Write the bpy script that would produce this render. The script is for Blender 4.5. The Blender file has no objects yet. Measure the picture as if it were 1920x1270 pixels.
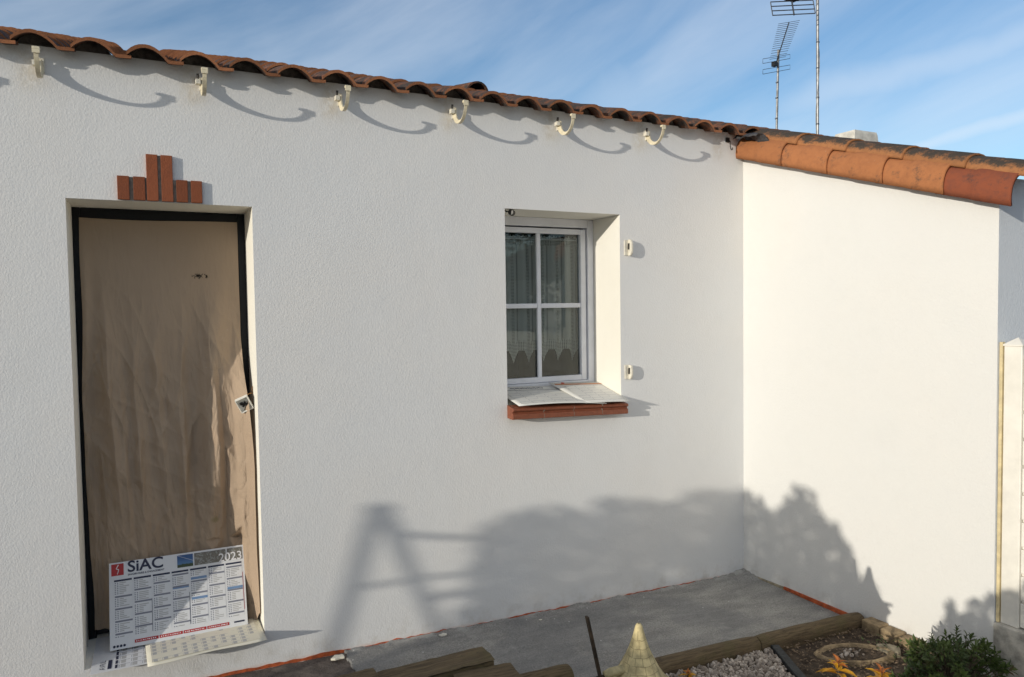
import bpy, bmesh, math, random
from mathutils import Vector, Matrix, Euler, noise as mnoise
random.seed(7)
R = math.radians
scene = bpy.context.scene
col = scene.collection

# ------------------------------------------------------------------ camera
CAM = Vector((0.2936, -3.7949, 1.8850)); FOCAL = 1366.99
YAW, PITCH, ROLL = 0.46812, -0.04222, -0.01459
fw = Vector((math.sin(YAW)*math.cos(PITCH), math.cos(YAW)*math.cos(PITCH), math.sin(PITCH)))
rt0 = Vector((math.cos(YAW), -math.sin(YAW), 0)); up0 = rt0.cross(fw)
rt = rt0*math.cos(ROLL) + up0*math.sin(ROLL); up = up0*math.cos(ROLL) - rt0*math.sin(ROLL)
cd = bpy.data.cameras.new('camera'); cam = bpy.data.objects.new('camera', cd); col.objects.link(cam)
cd.sensor_width = 36; cd.lens = FOCAL/1920*36; cd.clip_start = .02; cd.clip_end = 2000
cam.matrix_world = Matrix(((rt.x, up.x, -fw.x, CAM.x), (rt.y, up.y, -fw.y, CAM.y), (rt.z, up.z, -fw.z, CAM.z), (0, 0, 0, 1)))
scene.camera = cam

# ------------------------------------------------------------------ sun and sky
SUN = Vector((2.9, 1.0, -0.56)).normalized()            # direction the light travels
sd = bpy.data.lights.new('sun', 'SUN'); so = bpy.data.objects.new('sun', sd); col.objects.link(so)
sd.energy = 2.75; sd.angle = R(.53); sd.color = (1.0, .93, .80)
so.rotation_euler = SUN.to_track_quat('-Z', 'Y').to_euler(); so.location = (-12, -6, 6)
EL = math.asin(-SUN.z); AZ = math.atan2(-SUN.x, -SUN.y)   # azimuth from +y towards +x
w = bpy.data.worlds.new('World'); scene.world = w; w.use_nodes = True
nt = w.node_tree; nt.nodes.clear()
def wn(t, **k):
    n = nt.nodes.new(t)
    for a, b in k.items(): setattr(n, a, b)
    return n
out = wn('ShaderNodeOutputWorld'); bg = wn('ShaderNodeBackground'); bg.inputs['Strength'].default_value = .15
sky = wn('ShaderNodeTexSky', sky_type='NISHITA', sun_disc=False)
sky.sun_elevation = EL; sky.sun_rotation = AZ % (2*math.pi); sky.altitude = 0; sky.air_density = 1.0; sky.dust_density = .35; sky.ozone_density = 3.0
# thin cirrus and old contrails: stretched noise over the sky direction
tc = wn('ShaderNodeTexCoord')
E1 = rt*math.cos(R(27))+up*math.sin(R(27)); E2 = up*math.cos(R(27))-rt*math.sin(R(27))
mp = wn('ShaderNodeCombineXYZ')
for k_, (e_, sc_) in enumerate(((E1, 1.3), (E2, 6.5), (fw, 2.0))):
    dd = wn('ShaderNodeVectorMath', operation='DOT_PRODUCT'); nt.links.new(tc.outputs['Generated'], dd.inputs[0]); dd.inputs[1].default_value = e_*sc_; nt.links.new(dd.outputs['Value'], mp.inputs[k_])
nz = wn('ShaderNodeTexNoise'); nz.inputs['Scale'].default_value = 1.7; nz.inputs['Detail'].default_value = 7; nz.inputs['Roughness'].default_value = .55; nz.inputs['Distortion'].default_value = .35
cr = wn('ShaderNodeValToRGB'); cr.color_ramp.elements[0].position = .30; cr.color_ramp.elements[0].color = (.0, .0, .0, 1); cr.color_ramp.elements[1].position = .78; cr.color_ramp.elements[1].color = (.38, .38, .38, 1)
L = nt.links.new
L(mp.outputs['Vector'], nz.inputs['Vector']); L(nz.outputs['Fac'], cr.inputs['Fac'])
def contrail(p, q, width, amount):
    """mask of a narrow great-circle band between two sky directions"""
    a, b = Vector(p).normalized(), Vector(q).normalized(); n = a.cross(b).normalized(); mid = (a+b).normalized(); half = a.angle(b)/2
    d = wn('ShaderNodeVectorMath', operation='DOT_PRODUCT'); L(tc.outputs['Generated'], d.inputs[0]); d.inputs[1].default_value = n
    ns = wn('ShaderNodeTexNoise'); ns.inputs['Scale'].default_value = 9; ns.inputs['Detail'].default_value = 4; L(tc.outputs['Generated'], ns.inputs['Vector'])
    ms = wn('ShaderNodeMath', operation='MULTIPLY_ADD'); L(ns.outputs['Fac'], ms.inputs[0]); ms.inputs[1].default_value = width*1.6; ms.inputs[2].default_value = -width*.8
    ad = wn('ShaderNodeMath', operation='ADD'); L(d.outputs['Value'], ad.inputs[0]); L(ms.outputs[0], ad.inputs[1])
    ab = wn('ShaderNodeMath', operation='ABSOLUTE'); L(ad.outputs[0], ab.inputs[0])
    mr = wn('ShaderNodeMapRange', interpolation_type='SMOOTHSTEP'); L(ab.outputs[0], mr.inputs['Value'])
    mr.inputs['From Min'].default_value = 0; mr.inputs['From Max'].default_value = width; mr.inputs['To Min'].default_value = amount; mr.inputs['To Max'].default_value = 0
    d2 = wn('ShaderNodeVectorMath', operation='DOT_PRODUCT'); L(tc.outputs['Generated'], d2.inputs[0]); d2.inputs[1].default_value = mid
    m2 = wn('ShaderNodeMapRange', interpolation_type='SMOOTHSTEP'); L(d2.outputs['Value'], m2.inputs['Value'])
    m2.inputs['From Min'].default_value = math.cos(half*1.15); m2.inputs['From Max'].default_value = math.cos(half*.5)
    mu = wn('ShaderNodeMath', operation='MULTIPLY'); L(mr.outputs[0], mu.inputs[0]); L(m2.outputs[0], mu.inputs[1])
    return mu
def sdir(u, v): return fw + rt*((u-960)/FOCAL) + up*((635-v)/FOCAL)
tr = [contrail(sdir(560, 130), sdir(720, -20), .010, .15), contrail(sdir(1560, 325), sdir(2150, 150), .017, .42),
      contrail(sdir(1420, 225), sdir(2200, -30), .035, .30), contrail(sdir(1060, 215), sdir(1560, 10), .05, .22)]
acc = cr.outputs['Color']
for m in tr:
    a = wn('ShaderNodeMath', operation='MAXIMUM'); L(acc, a.inputs[0]); L(m.outputs[0], a.inputs[1]); acc = a.outputs[0]
mx = wn('ShaderNodeMix', data_type='RGBA'); L(acc, mx.inputs['Factor']); L(sky.outputs[0], mx.inputs['A']); mx.inputs['B'].default_value = (5.2, 5.5, 5.9, 1)
# pale haze added to the sky's sun side as neutral fill light
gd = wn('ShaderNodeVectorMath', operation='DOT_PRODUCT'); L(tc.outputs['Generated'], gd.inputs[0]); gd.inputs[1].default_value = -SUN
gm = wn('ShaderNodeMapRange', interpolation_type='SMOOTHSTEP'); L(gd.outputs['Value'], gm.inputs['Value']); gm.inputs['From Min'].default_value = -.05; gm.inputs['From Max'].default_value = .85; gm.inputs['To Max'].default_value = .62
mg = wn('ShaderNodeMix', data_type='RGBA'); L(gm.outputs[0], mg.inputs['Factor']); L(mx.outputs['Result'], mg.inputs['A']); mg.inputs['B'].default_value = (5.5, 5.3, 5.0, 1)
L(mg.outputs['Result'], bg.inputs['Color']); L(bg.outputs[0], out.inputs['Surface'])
scene.view_settings.view_transform = 'Standard'; scene.view_settings.look = 'None'; scene.view_settings.gamma = 1
scene.view_settings.exposure = 0.17

# ------------------------------------------------------------------ material helpers
class NT:
    def __init__(s, name):
        s.m = bpy.data.materials.new(name); s.m.use_nodes = True; s.t = s.m.node_tree; s.t.nodes.clear()
        s.out = s.n('ShaderNodeOutputMaterial'); s.b = s.n('ShaderNodeBsdfPrincipled'); s.l(s.b.outputs[0], s.out.inputs['Surface'])
        s.tc = s.n('ShaderNodeTexCoord'); s.co = s.tc.outputs['Object']
    def n(s, t, **k):
        x = s.t.nodes.new(t)
        for a, b in k.items(): setattr(x, a, b)
        return x
    def l(s, a, b): s.t.links.new(a, b)
    def map(s, scale=(1, 1, 1), rot=(0, 0, 0), src=None):
        m = s.n('ShaderNodeMapping'); m.inputs['Scale'].default_value = scale; m.inputs['Rotation'].default_value = rot; s.l(src or s.co, m.inputs['Vector']); return m.outputs[0]
    def noise(s, scale, detail=3, rough=.5, vec=None, dist=0):
        x = s.n('ShaderNodeTexNoise'); x.inputs['Scale'].default_value = scale; x.inputs['Detail'].default_value = detail
        x.inputs['Roughness'].default_value = rough; x.inputs['Distortion'].default_value = dist; s.l(vec or s.co, x.inputs['Vector']); return x.outputs['Fac']
    def voro(s, scale, vec=None, feature='F1', out='Distance', rand=1):
        x = s.n('ShaderNodeTexVoronoi', feature=feature); x.inputs['Scale'].default_value = scale; x.inputs['Randomness'].default_value = rand; s.l(vec or s.co, x.inputs['Vector']); return x.outputs[out]
    def ramp(s, fac, lo, hi, a=0., b=1., smooth=True):
        x = s.n('ShaderNodeMapRange', interpolation_type='SMOOTHSTEP' if smooth else 'LINEAR'); s.l(fac, x.inputs['Value'])
        x.inputs['From Min'].default_value = lo; x.inputs['From Max'].default_value = hi; x.inputs['To Min'].default_value = a; x.inputs['To Max'].default_value = b; return x.outputs[0]
    def math(s, op, a, b=None):
        x = s.n('ShaderNodeMath', operation=op)
        for i, v in enumerate((a, b)):
            if v is None: continue
            if isinstance(v, (int, float)): x.inputs[i].default_value = v
            else: s.l(v, x.inputs[i])
        return x.outputs[0]
    def mix(s, fac, a, b, mode='MIX'):
        x = s.n('ShaderNodeMix', data_type='RGBA', blend_type=mode)
        for k, v in (('Factor', fac), ('A', a), ('B', b)):
            if isinstance(v, (int, float)): x.inputs[k].default_value = v
            elif isinstance(v, tuple): x.inputs[k].default_value = v if len(v) == 4 else v+(1,)
            else: s.l(v, x.inputs[k])
        return x.outputs['Result']
    def color(s, c):
        if isinstance(c, tuple): s.b.inputs['Base Color'].default_value = c if len(c) == 4 else c+(1,)
        else: s.l(c, s.b.inputs['Base Color'])
    def rough(s, r):
        if isinstance(r, (int, float)): s.b.inputs['Roughness'].default_value = r
        else: s.l(r, s.b.inputs['Roughness'])
    def bump(s, h, dist, strength=1., prev=None):
        x = s.n('ShaderNodeBump'); x.inputs['Distance'].default_value = dist; x.inputs['Strength'].default_value = strength; s.l(h, x.inputs['Height'])
        if prev is not None: s.l(prev, x.inputs['Normal'])
        s.l(x.outputs[0], s.b.inputs['Normal']); return x.outputs[0]
    def attr(s, name, out='Fac'):
        x = s.n('ShaderNodeAttribute', attribute_name=name); return x.outputs[out]
    def sep(s, vec=None):
        x = s.n('ShaderNodeSeparateXYZ'); s.l(vec or s.co, x.inputs[0]); return x.outputs
MATS = {}
def simple(name, c, rough=.6, var=.15, scale=20, bumpd=0., bscale=150, metal=0., spec=.5, c2=None):
    t = NT(name); f = t.noise(scale, 5, .6)
    c2 = c2 or tuple(x*(1-var*2) for x in c)
    t.color(t.mix(t.ramp(f, .3, .7), c2, tuple(min(1, x*(1+var*.5)) for x in c))); t.rough(rough)
    t.b.inputs['Metallic'].default_value = metal; t.b.inputs['Specular IOR Level'].default_value = spec
    if bumpd: t.bump(t.noise(bscale, 4, .6), bumpd)
    MATS[name] = t.m; return t.m

def stucco(name, base, warm, grain, d1, d2, stains=False):
    t = NT(name)
    big = t.noise(1.1, 4, .6); mid = t.noise(6, 5, .65)
    c = t.mix(t.ramp(big, .35, .7), base, warm)
    c = t.mix(t.ramp(mid, .45, .8, 0, .12), c, tuple(x*.80 for x in base))
    c = t.mix(t.ramp(t.noise(.55, 3, .5, t.map((1, 1, .45))), .40, .66, 0, .30), c, tuple(x*.90 for x in base))
    pits = t.voro(58, rand=1); c = t.mix(t.ramp(pits, .03, .09, .10, 0), c, tuple(x*.55 for x in base))
    x, y, z = t.sep(); x = t.math('ADD', x, 1.6)      # the part's origin is at x = 1.6
    if stains:   # dirt that gutter fixings have left on the render, and red dust at the foot of the wall
        xx = t.math('ADD', x, 0.76+6.5); md = t.math('ABSOLUTE', t.math('SUBTRACT', t.math('MODULO', xx, .65), .325))
        a = t.math('MULTIPLY', t.ramp(md, .24, .325, 0, 1), t.math('MULTIPLY', t.ramp(z, 2.82, 2.93), t.ramp(t.noise(24, 5, .7), .30, .62)))
        c = t.mix(t.math('MULTIPLY', a, .38), c, (.42, .33, .19))
        foot = t.math('ADD', t.math('MULTIPLY', x, -.0305), .122)
        h = t.math('SUBTRACT', z, foot)
        c = t.mix(t.math('MULTIPLY', t.ramp(h, .0, .020, 1, 0), t.ramp(t.noise(9, 4, .6), .3, .65, .0, .35)), c, (.62, .36, .22))
    hh = t.math('SUBTRACT', z, t.math('ADD', t.math('MULTIPLY', x, -.0305), .122))     # splash dirt near the ground
    c = t.mix(t.math('MULTIPLY', t.ramp(hh, .0, .16, 1, 0), t.ramp(t.noise(11, 6, .7), .42, .70, 0, .42)), c, (.44, .40, .34))
    t.color(c); t.rough(.92); t.b.inputs['Specular IOR Level'].default_value = .15
    v = t.map((1, 1, .72))
    g1 = t.noise(grain, 3, .6, v, .6); g2 = t.voro(grain*.62, v, 'SMOOTH_F1')
    pat = t.ramp(t.noise(2.3, 4, .6), .3, .7, .55, 1.1); g1 = t.math('MULTIPLY', g1, pat)
    b = t.bump(g1, d1); b = t.bump(g2, d2, 1, b); t.bump(t.noise(3.2, 3, .5), .006, .5, b)
    MATS[name] = t.m; return t.m
stucco('stucco_front', (.735, .740, .745), (.755, .745, .732), 220, .0011, .0008, True)
stucco('stucco_smooth', (.715, .712, .695), (.735, .722, .695), 190, .0013, .0009)
stucco('stucco_grey', (.72, .75, .79), (.70, .74, .78), 170, .0014, .0010)
stucco('stucco_reveal', (.80, .775, .70), (.81, .79, .73), 120, .0006, .0004)

def terracotta(name, base, dark, moss, amount, mscale=14, crown=0.):
    t = NT(name); r = t.attr('rnd')
    c = t.mix(t.ramp(r, 0, 1, 0, 1, False), base, tuple(x*.62 for x in base))
    c = t.mix(t.ramp(t.noise(30, 6, .65), .4, .75, 0, .6), c, dark)
    n1 = t.noise(mscale, 7, .72); n2 = t.noise(mscale*7, 4, .7)
    sm_ = t.math('ADD', t.math('MULTIPLY', n1, .7), t.math('MULTIPLY', n2, .3))
    if crown:      # lichen settles on the upper faces of a tile
        gn = t.n('ShaderNodeNewGeometry'); sm_ = t.math('ADD', sm_, t.ramp(t.sep(gn.outputs['Normal'])[2], .15, .92, -crown, crown))
    m = t.ramp(sm_, .62-amount*.35, .74-amount*.22)
    c = t.mix(m, c, moss)
    l = t.ramp(t.voro(60), .05, .16, 1, 0); l = t.math('MULTIPLY', l, t.ramp(t.noise(5, 3), .55, .65))
    c = t.mix(t.math('MULTIPLY', l, .5), c, (.36, .33, .25))
    t.color(c); t.rough(.9); t.b.inputs['Specular IOR Level'].default_value = .25
    b = t.bump(t.noise(180, 4, .7), .0016); t.bump(n1, .006, .5, b); MATS[name] = t.m
terracotta('roof_tile', (.33, .125, .060), (.16, .07, .045), (.044, .038, .034), .78)
terracotta('tile_lip', (.42, .175, .085), (.25, .11, .06), (.09, .06, .045), .20, 20)
terracotta('rake_tile', (.40, .160, .065), (.28, .11, .05), (.13, .075, .05), .27, 8)
terracotta('rake_tile_red', (.29, .085, .042), (.17, .06, .04), (.10, .05, .04), .30, 9)
terracotta('mossy_tile', (.38, .165, .068), (.22, .10, .045), (.060, .048, .038), .52, 16, .13)
terracotta('brick_slip', (.30, .095, .045), (.20, .07, .04), (.34, .22, .15), -.05, 30)
simple('sill_brick', (.24, .072, .034), .55, .12, 50, .0008, 260)
simple('mortar', (.30, .27, .23), .95, .2, 40, .002, 200)
simple('eave_mortar', (.20, .175, .15), .95, .25, 30, .004, 120)
simple('ivory_plastic', (.74, .66, .48), .55, .10, 25)
simple('grey_metal', (.30, .30, .30), .4, .2, 30, metal=.8)
simple('rust_dark', (.035, .030, .026), .6, .3, 60, .0008)
simple('dark_frame', (.010, .0115, .014), .55, .1, 20, spec=.25)
simple('door_dark', (.012, .013, .015), .5, .1, 20)
simple('white_pvc', (.78, .80, .86), .35, .04, 8)
simple('fence_pvc', (.80, .77, .70), .4, .05, 8)
simple('yellowed_pvc', (.70, .58, .34), .5, .12, 20)
simple('cream_block', (.74, .70, .60), .85, .08, 60, .0015, 200)
simple('black_plastic', (.012, .012, .013), .4, .1)
simple('box_plastic', (.80, .79, .74), .4, .05)
simple('copper_wire', (.45, .24, .10), .45, .1, metal=.6)
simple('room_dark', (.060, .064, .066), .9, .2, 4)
simple('rod_white', (.7, .7, .68), .4, .05)
simple('lead_sheet', (.055, .055, .06), .6, .3, 40, .002)
simple('render_old', (.52, .49, .43), .95, .25, 12, .004, 120)
simple('chimney_render', (.68, .66, .60), .95, .15, 6, .004, 100)
simple('mast_steel', (.30, .30, .30), .4, .25, 9, metal=.6)
simple('antenna_metal', (.10, .11, .13), .5, .2, metal=.5)
simple('tile_red', (.50, .105, .030), .7, .25, 30, .001, 200)
simple('slate_board', (.030, .033, .036), .7, .3, 40, .003, 90)
simple('stone_tan', (.34, .25, .145), .95, .25, 22, .006, 90)
simple('stone_light', (.36, .31, .215), .95, .2, 25, .004, 120)
simple('ornament_stone', (.60, .50, .27), .9, .18, 30, .002, 200)
simple('ornament_joint', (.30, .245, .135), .95, .2, 40)
simple('sail_wood', (.050, .032, .018), .85, .35, 40, .003, 120)
simple('bark', (.10, .075, .05), .9, .3, 40, .003, 120)
simple('dry_leaf', (.24, .17, .11), .9, .35, 90)
simple('ladder_wood', (.30, .22, .13), .8, .2, 20)

def mk_wood():
    t = NT('old_timber'); v = t.map((1.5, 18, 18))
    f = t.noise(5, 7, .7, v, .5); c = t.mix(t.ramp(f, .3, .7), (.070, .048, .026), (.185, .132, .070))
    c = t.mix(t.ramp(t.noise(7, 5, .7), .5, .68, 0, .6), c, (.11, .090, .038))
    c = t.mix(t.ramp(t.noise(26, 5, .7), .58, .7, 0, .6), c, (.045, .035, .025))
    t.color(c); t.rough(.92); b = t.bump(f, .006); t.bump(t.noise(120, 4, .7), .002, 1, b); MATS['old_timber'] = t.m
mk_wood()
def mk_paving():
    t = NT('paving'); v = t.map((1.0, 3.2, 1), (0, 0, R(6)))
    f = t.noise(3.0, 8, .66, v, .4); g = t.noise(90, 4, .7)
    c = t.mix(t.ramp(f, .3, .72), (.240, .231, .215), (.40, .380, .345))
    c = t.mix(t.ramp(g, .3, .75, 0, .45), c, (.13, .127, .122))
    x, y, z = t.sep()
    c = t.mix(t.math('MULTIPLY', t.ramp(x, 2.4, 3.3), .6), c, t.mix(t.ramp(f, .3, .7), (.255, .248, .23), (.40, .388, .36)))
    x, y, z = t.sep(); grit = t.noise(120, 3, .85); c = t.mix(t.ramp(grit, .50, .66, 0, .7), c, (.10, .098, .094)); c = t.mix(t.ramp(grit, .47, .32, 0, .6), c, (.47, .46, .44))
    wl = t.math('MULTIPLY', t.ramp(y, -.075, -.012, 0, 1), t.ramp(t.noise(8, 5, .7), .46, .60)); c = t.mix(t.math('MULTIPLY', wl, .7), c, (.46, .45, .42))
    pt = t.ramp(t.noise(1.3, 6, .62), .47, .56); c = t.mix(t.math('MULTIPLY', pt, .35), c, (.145, .15, .16))
    st = t.ramp(t.noise(2.2, 5, .6, t.map((.8, 5, 1), (0, 0, R(10)))), .55, .72, 0, .35); c = t.mix(st, c, (.33, .325, .31))
    du = t.ramp(t.noise(4.5, 6, .7), .54, .70, 0, .45); c = t.mix(du, c, (.43, .415, .385))
    p = t.math('MULTIPLY', t.ramp(t.voro(17, t.map((1, 1, .2))), .05, .10, 1, 0), t.ramp(t.voro(17, t.map((1, 1, .2)), 'F1', 'Color'), .62, .66))
    c = t.mix(p, c, (.62, .61, .58))
    p2 = t.math('MULTIPLY', t.ramp(t.voro(55, t.map((1, 1, .2))), .08, .16, 1, 0), t.ramp(t.noise(3, 3), .5, .6)); c = t.mix(t.math('MULTIPLY', p2, .5), c, (.48, .46, .42))
    t.color(c); t.rough(.82); b = t.bump(f, .014, .8); b = t.bump(g, .0030, 1, b); t.bump(grit, .0016, 1, b); MATS['paving'] = t.m
mk_paving()
def mk_soil(name, a, b_, spk):
    t = NT(name); f = t.noise(14, 8, .72); g = t.noise(120, 4, .75)
    c = t.mix(t.ramp(f, .3, .72), a, b_); c = t.mix(t.ramp(g, .55, .75, 0, .6), c, spk)
    v = t.ramp(t.voro(75), .05, .16, 1, 0); v = t.math('MULTIPLY', v, t.ramp(t.voro(75, out='Color'), .6, .64)); c = t.mix(t.math('MULTIPLY', v, .7), c, (.34, .30, .24))
    t.color(c); t.rough(.96); q = t.bump(f, .02); t.bump(g, .004, 1, q); MATS[name] = t.m
mk_soil('garden_soil', (.040, .027, .018), (.105, .075, .050), (.15, .115, .08))
mk_soil('gravel_ground', (.075, .060, .052), (.17, .14, .122), (.20, .175, .155))
def mk_pebble():
    t = NT('pebble'); r = t.attr('rnd'); c = t.mix(r, (.19, .155, .125), (.56, .49, .42)); c = t.mix(t.ramp(t.noise(60, 5, .7), .5, .75, 0, .5), c, (.16, .11, .08))
    t.color(c); t.rough(.9); t.bump(t.noise(180, 3), .001); MATS['pebble'] = t.m
mk_pebble()
def mk_leaf(name, a, b_, c_, trans=.25, rough=.45):
    t = NT(name); r = t.attr('rnd'); c = t.mix(t.ramp(r, 0, .55, 0, 1, False), a, b_); c = t.mix(t.ramp(r, .72, .95, 0, 1, False), c, c_)
    t.color(c); t.rough(rough)
    tl = t.n('ShaderNodeBsdfTranslucent'); t.l(c, tl.inputs['Color']); ms = t.n('ShaderNodeMixShader'); ms.inputs[0].default_value = trans
    t.l(t.b.outputs[0], ms.inputs[1]); t.l(tl.outputs[0], ms.inputs[2]); t.l(ms.outputs[0], t.out.inputs['Surface']); MATS[name] = t.m
mk_leaf('shrub_leaf', (.042, .070, .022), (.105, .150, .040), (.115, .065, .042))
mk_leaf('golden_leaf', (.55, .26, .020), (.72, .40, .025), (.50, .17, .04), .35)
mk_leaf('hedge_leaf', (.03, .06, .02), (.07, .11, .03), (.06, .07, .03))
mk_leaf('weed_leaf', (.06, .10, .03), (.10, .14, .04), (.05, .03, .03))
def mk_cloth():
    t = NT('dust_sheet'); x, y, z = t.sep()
    v2 = t.map((8, 3, 2.5), (0, R(30), 0)); v3 = t.map((8, 3, 2.1), (0, R(-26), 0))
    def crease(sc, v): return t.math('POWER', t.math('ABSOLUTE', t.math('SUBTRACT', t.noise(sc, 3, .5, v, .8), .5)), .6)
    g = crease(1.0, v2); h = crease(1.1, v3); k = crease(2.6, t.map((6, 3, 2.5)))
    c = t.mix(t.ramp(t.noise(1.8, 4, .6), .3, .7), (.44, .335, .245), (.47, .36, .265))
    c = t.mix(t.ramp(t.voro(9), .012, .03, .55, 0), c, (.66, .62, .56))
    c = t.mix(t.math('MULTIPLY', t.ramp(z, .95, .80), t.ramp(t.voro(3.1), .06, .10, .5, 0)), c, (.16, .17, .05))
    mk = t.math('ADD', t.math('POWER', t.math('DIVIDE', t.math('SUBTRACT', x, .565), .050), 2), t.math('POWER', t.math('DIVIDE', t.math('SUBTRACT', z, 2.07), .018), 2))
    c = t.mix(t.math('MULTIPLY', t.ramp(mk, .3, 1.0, 1, 0), t.ramp(t.noise(70, 4, .7), .50, .56)), c, (.02, .018, .016))
    t.color(c); t.rough(.9); t.b.inputs['Specular IOR Level'].default_value = .1
    dn = t.ramp(z, 2.3, 1.1, .12, 1.)
    b = t.bump(t.math('MULTIPLY', g, dn), .020, .7); b = t.bump(t.math('MULTIPLY', h, dn), .022, .7, b); b = t.bump(t.math('MULTIPLY', k, dn), .008, .6, b); t.bump(t.noise(900, 2), .0006, .6, b)
    tl = t.n('ShaderNodeBsdfTranslucent'); t.l(c, tl.inputs['Color']); ms = t.n('ShaderNodeMixShader'); ms.inputs[0].default_value = .12
    t.l(t.b.outputs[0], ms.inputs[1]); t.l(tl.outputs[0], ms.inputs[2]); t.l(ms.outputs[0], t.out.inputs['Surface']); MATS['dust_sheet'] = t.m
mk_cloth()
def mk_glass():
    t = NT('window_glass'); g = t.n('ShaderNodeBsdfGlossy'); g.inputs['Roughness'].default_value = .0; g.inputs['Color'].default_value = (.95, 1, 1, 1)
    tr_ = t.n('ShaderNodeBsdfTransparent'); tr_.inputs['Color'].default_value = (.92, .97, .96, 1)
    fr = t.n('ShaderNodeFresnel'); fr.inputs['IOR'].default_value = 1.52; f = t.math('ADD', t.math('MULTIPLY', fr.outputs[0], 1.25), .01)
    ms = t.n('ShaderNodeMixShader'); t.l(f, ms.inputs[0]); t.l(tr_.outputs[0], ms.inputs[1]); t.l(g.outputs[0], ms.inputs[2]); t.l(ms.outputs[0], t.out.inputs['Surface']); MATS['window_glass'] = t.m
mk_glass()
def mk_lace():
    t = NT('lace'); t.color((.80, .81, .76)); t.rough(.9)
    u = t.n('ShaderNodeUVMap').outputs[0]; s = t.sep(u)
    a = t.math('ADD', s[0], s[1]); b = t.math('SUBTRACT', s[0], s[1])
    k = 2*math.pi/.0185
    w1 = t.math('SINE', t.math('MULTIPLY', a, k)); w2 = t.math('SINE', t.math('MULTIPLY', b, k))
    hole = t.ramp(t.math('MULTIPLY', w1, w2), .12, .30)            # diamond mesh
    band = t.attr('lace')                                             # 1 = crochet band, 0 = sheer voile
    alpha = t.math('ADD', t.math('MULTIPLY', band, t.math('SUBTRACT', .92, t.math('MULTIPLY', hole, .82))), t.math('MULTIPLY', t.math('SUBTRACT', 1, band), t.math('SUBTRACT', .80, t.math('MULTIPLY', t.attr('gap'), .5))))
    tr_ = t.n('ShaderNodeBsdfTransparent'); tl = t.n('ShaderNodeBsdfTranslucent'); tl.inputs['Color'].default_value = (.7, .7, .66, 1)
    m1 = t.n('ShaderNodeMixShader'); m1.inputs[0].default_value = .3; t.l(t.b.outputs[0], m1.inputs[1]); t.l(tl.outputs[0], m1.inputs[2])
    ms = t.n('ShaderNodeMixShader'); t.l(alpha, ms.inputs[0]); t.l(tr_.outputs[0], ms.inputs[1]); t.l(m1.outputs[0], ms.inputs[2]); t.l(ms.outputs[0], t.out.inputs['Surface']); MATS['lace'] = t.m
mk_lace()
# printed card
def mk_paper(name, c, dirt):
    t = NT(name); f = t.noise(5, 6, .65); g = t.noise(30, 5, .7)
    k = t.mix(t.ramp(f, .45, .8, 0, dirt), c, tuple(x*.62 for x in c)); k = t.mix(t.ramp(g, .6, .75, 0, dirt), k, (.40, .36, .28)); t.color(k); t.rough(.45); MATS[name] = t.m
mk_paper('card_white', (.70, .71, .73), .25); mk_paper('card_cream', (.72, .69, .58), .45); mk_paper('card_sill', (.74, .73, .69), .35)
for n_, c_ in (('ink_navy', (.018, .022, .055)), ('ink_red', (.42, .022, .022)), ('ink_grey', (.20, .21, .26)), ('ink_blue', (.16, .27, .46)), ('ink_faint', (.44, .44, .44)), ('ink_white', (.80, .80, .82)), ('ink_orange', (.55, .22, .10))):
    simple(n_, c_, .5, .05)
def mk_photo(name, kind):
    t = NT(name); x, y, z = t.sep()
    if kind == 'sky':
        d = t.math('SUBTRACT', t.math('ADD', y, t.math('MULTIPLY', x, .45)), .060)
        c = t.mix(t.ramp(y, .0, .05), (.10, .22, .40), (.030, .085, .23)); c = t.mix(t.ramp(t.math('ABSOLUTE', d), .0, .0016, .9, 0), c, (.6, .6, .6))
        c = t.mix(t.ramp(t.math('ADD', y, t.math('MULTIPLY', t.noise(60, 4), .018)), .022, .027, 1, 0), c, t.mix(t.noise(200, 4, .8), (.012, .03, .01), (.07, .09, .03)))
    else:
        v = t.voro(150, out='Color'); c = t.mix(t.noise(90, 6, .85), (.02, .025, .02), (.30, .27, .22)); c = t.mix(t.ramp(v, .6, .7, 0, .7), c, (.30, .31, .30)); c = t.mix(t.ramp(y, .05, .07, 0, .55), c, (.03, .05, .10))
    t.color(c); t.rough(.4); MATS[name] = t.m
mk_photo('photo_sky', 'sky'); mk_photo('photo_town', 'town')

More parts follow.
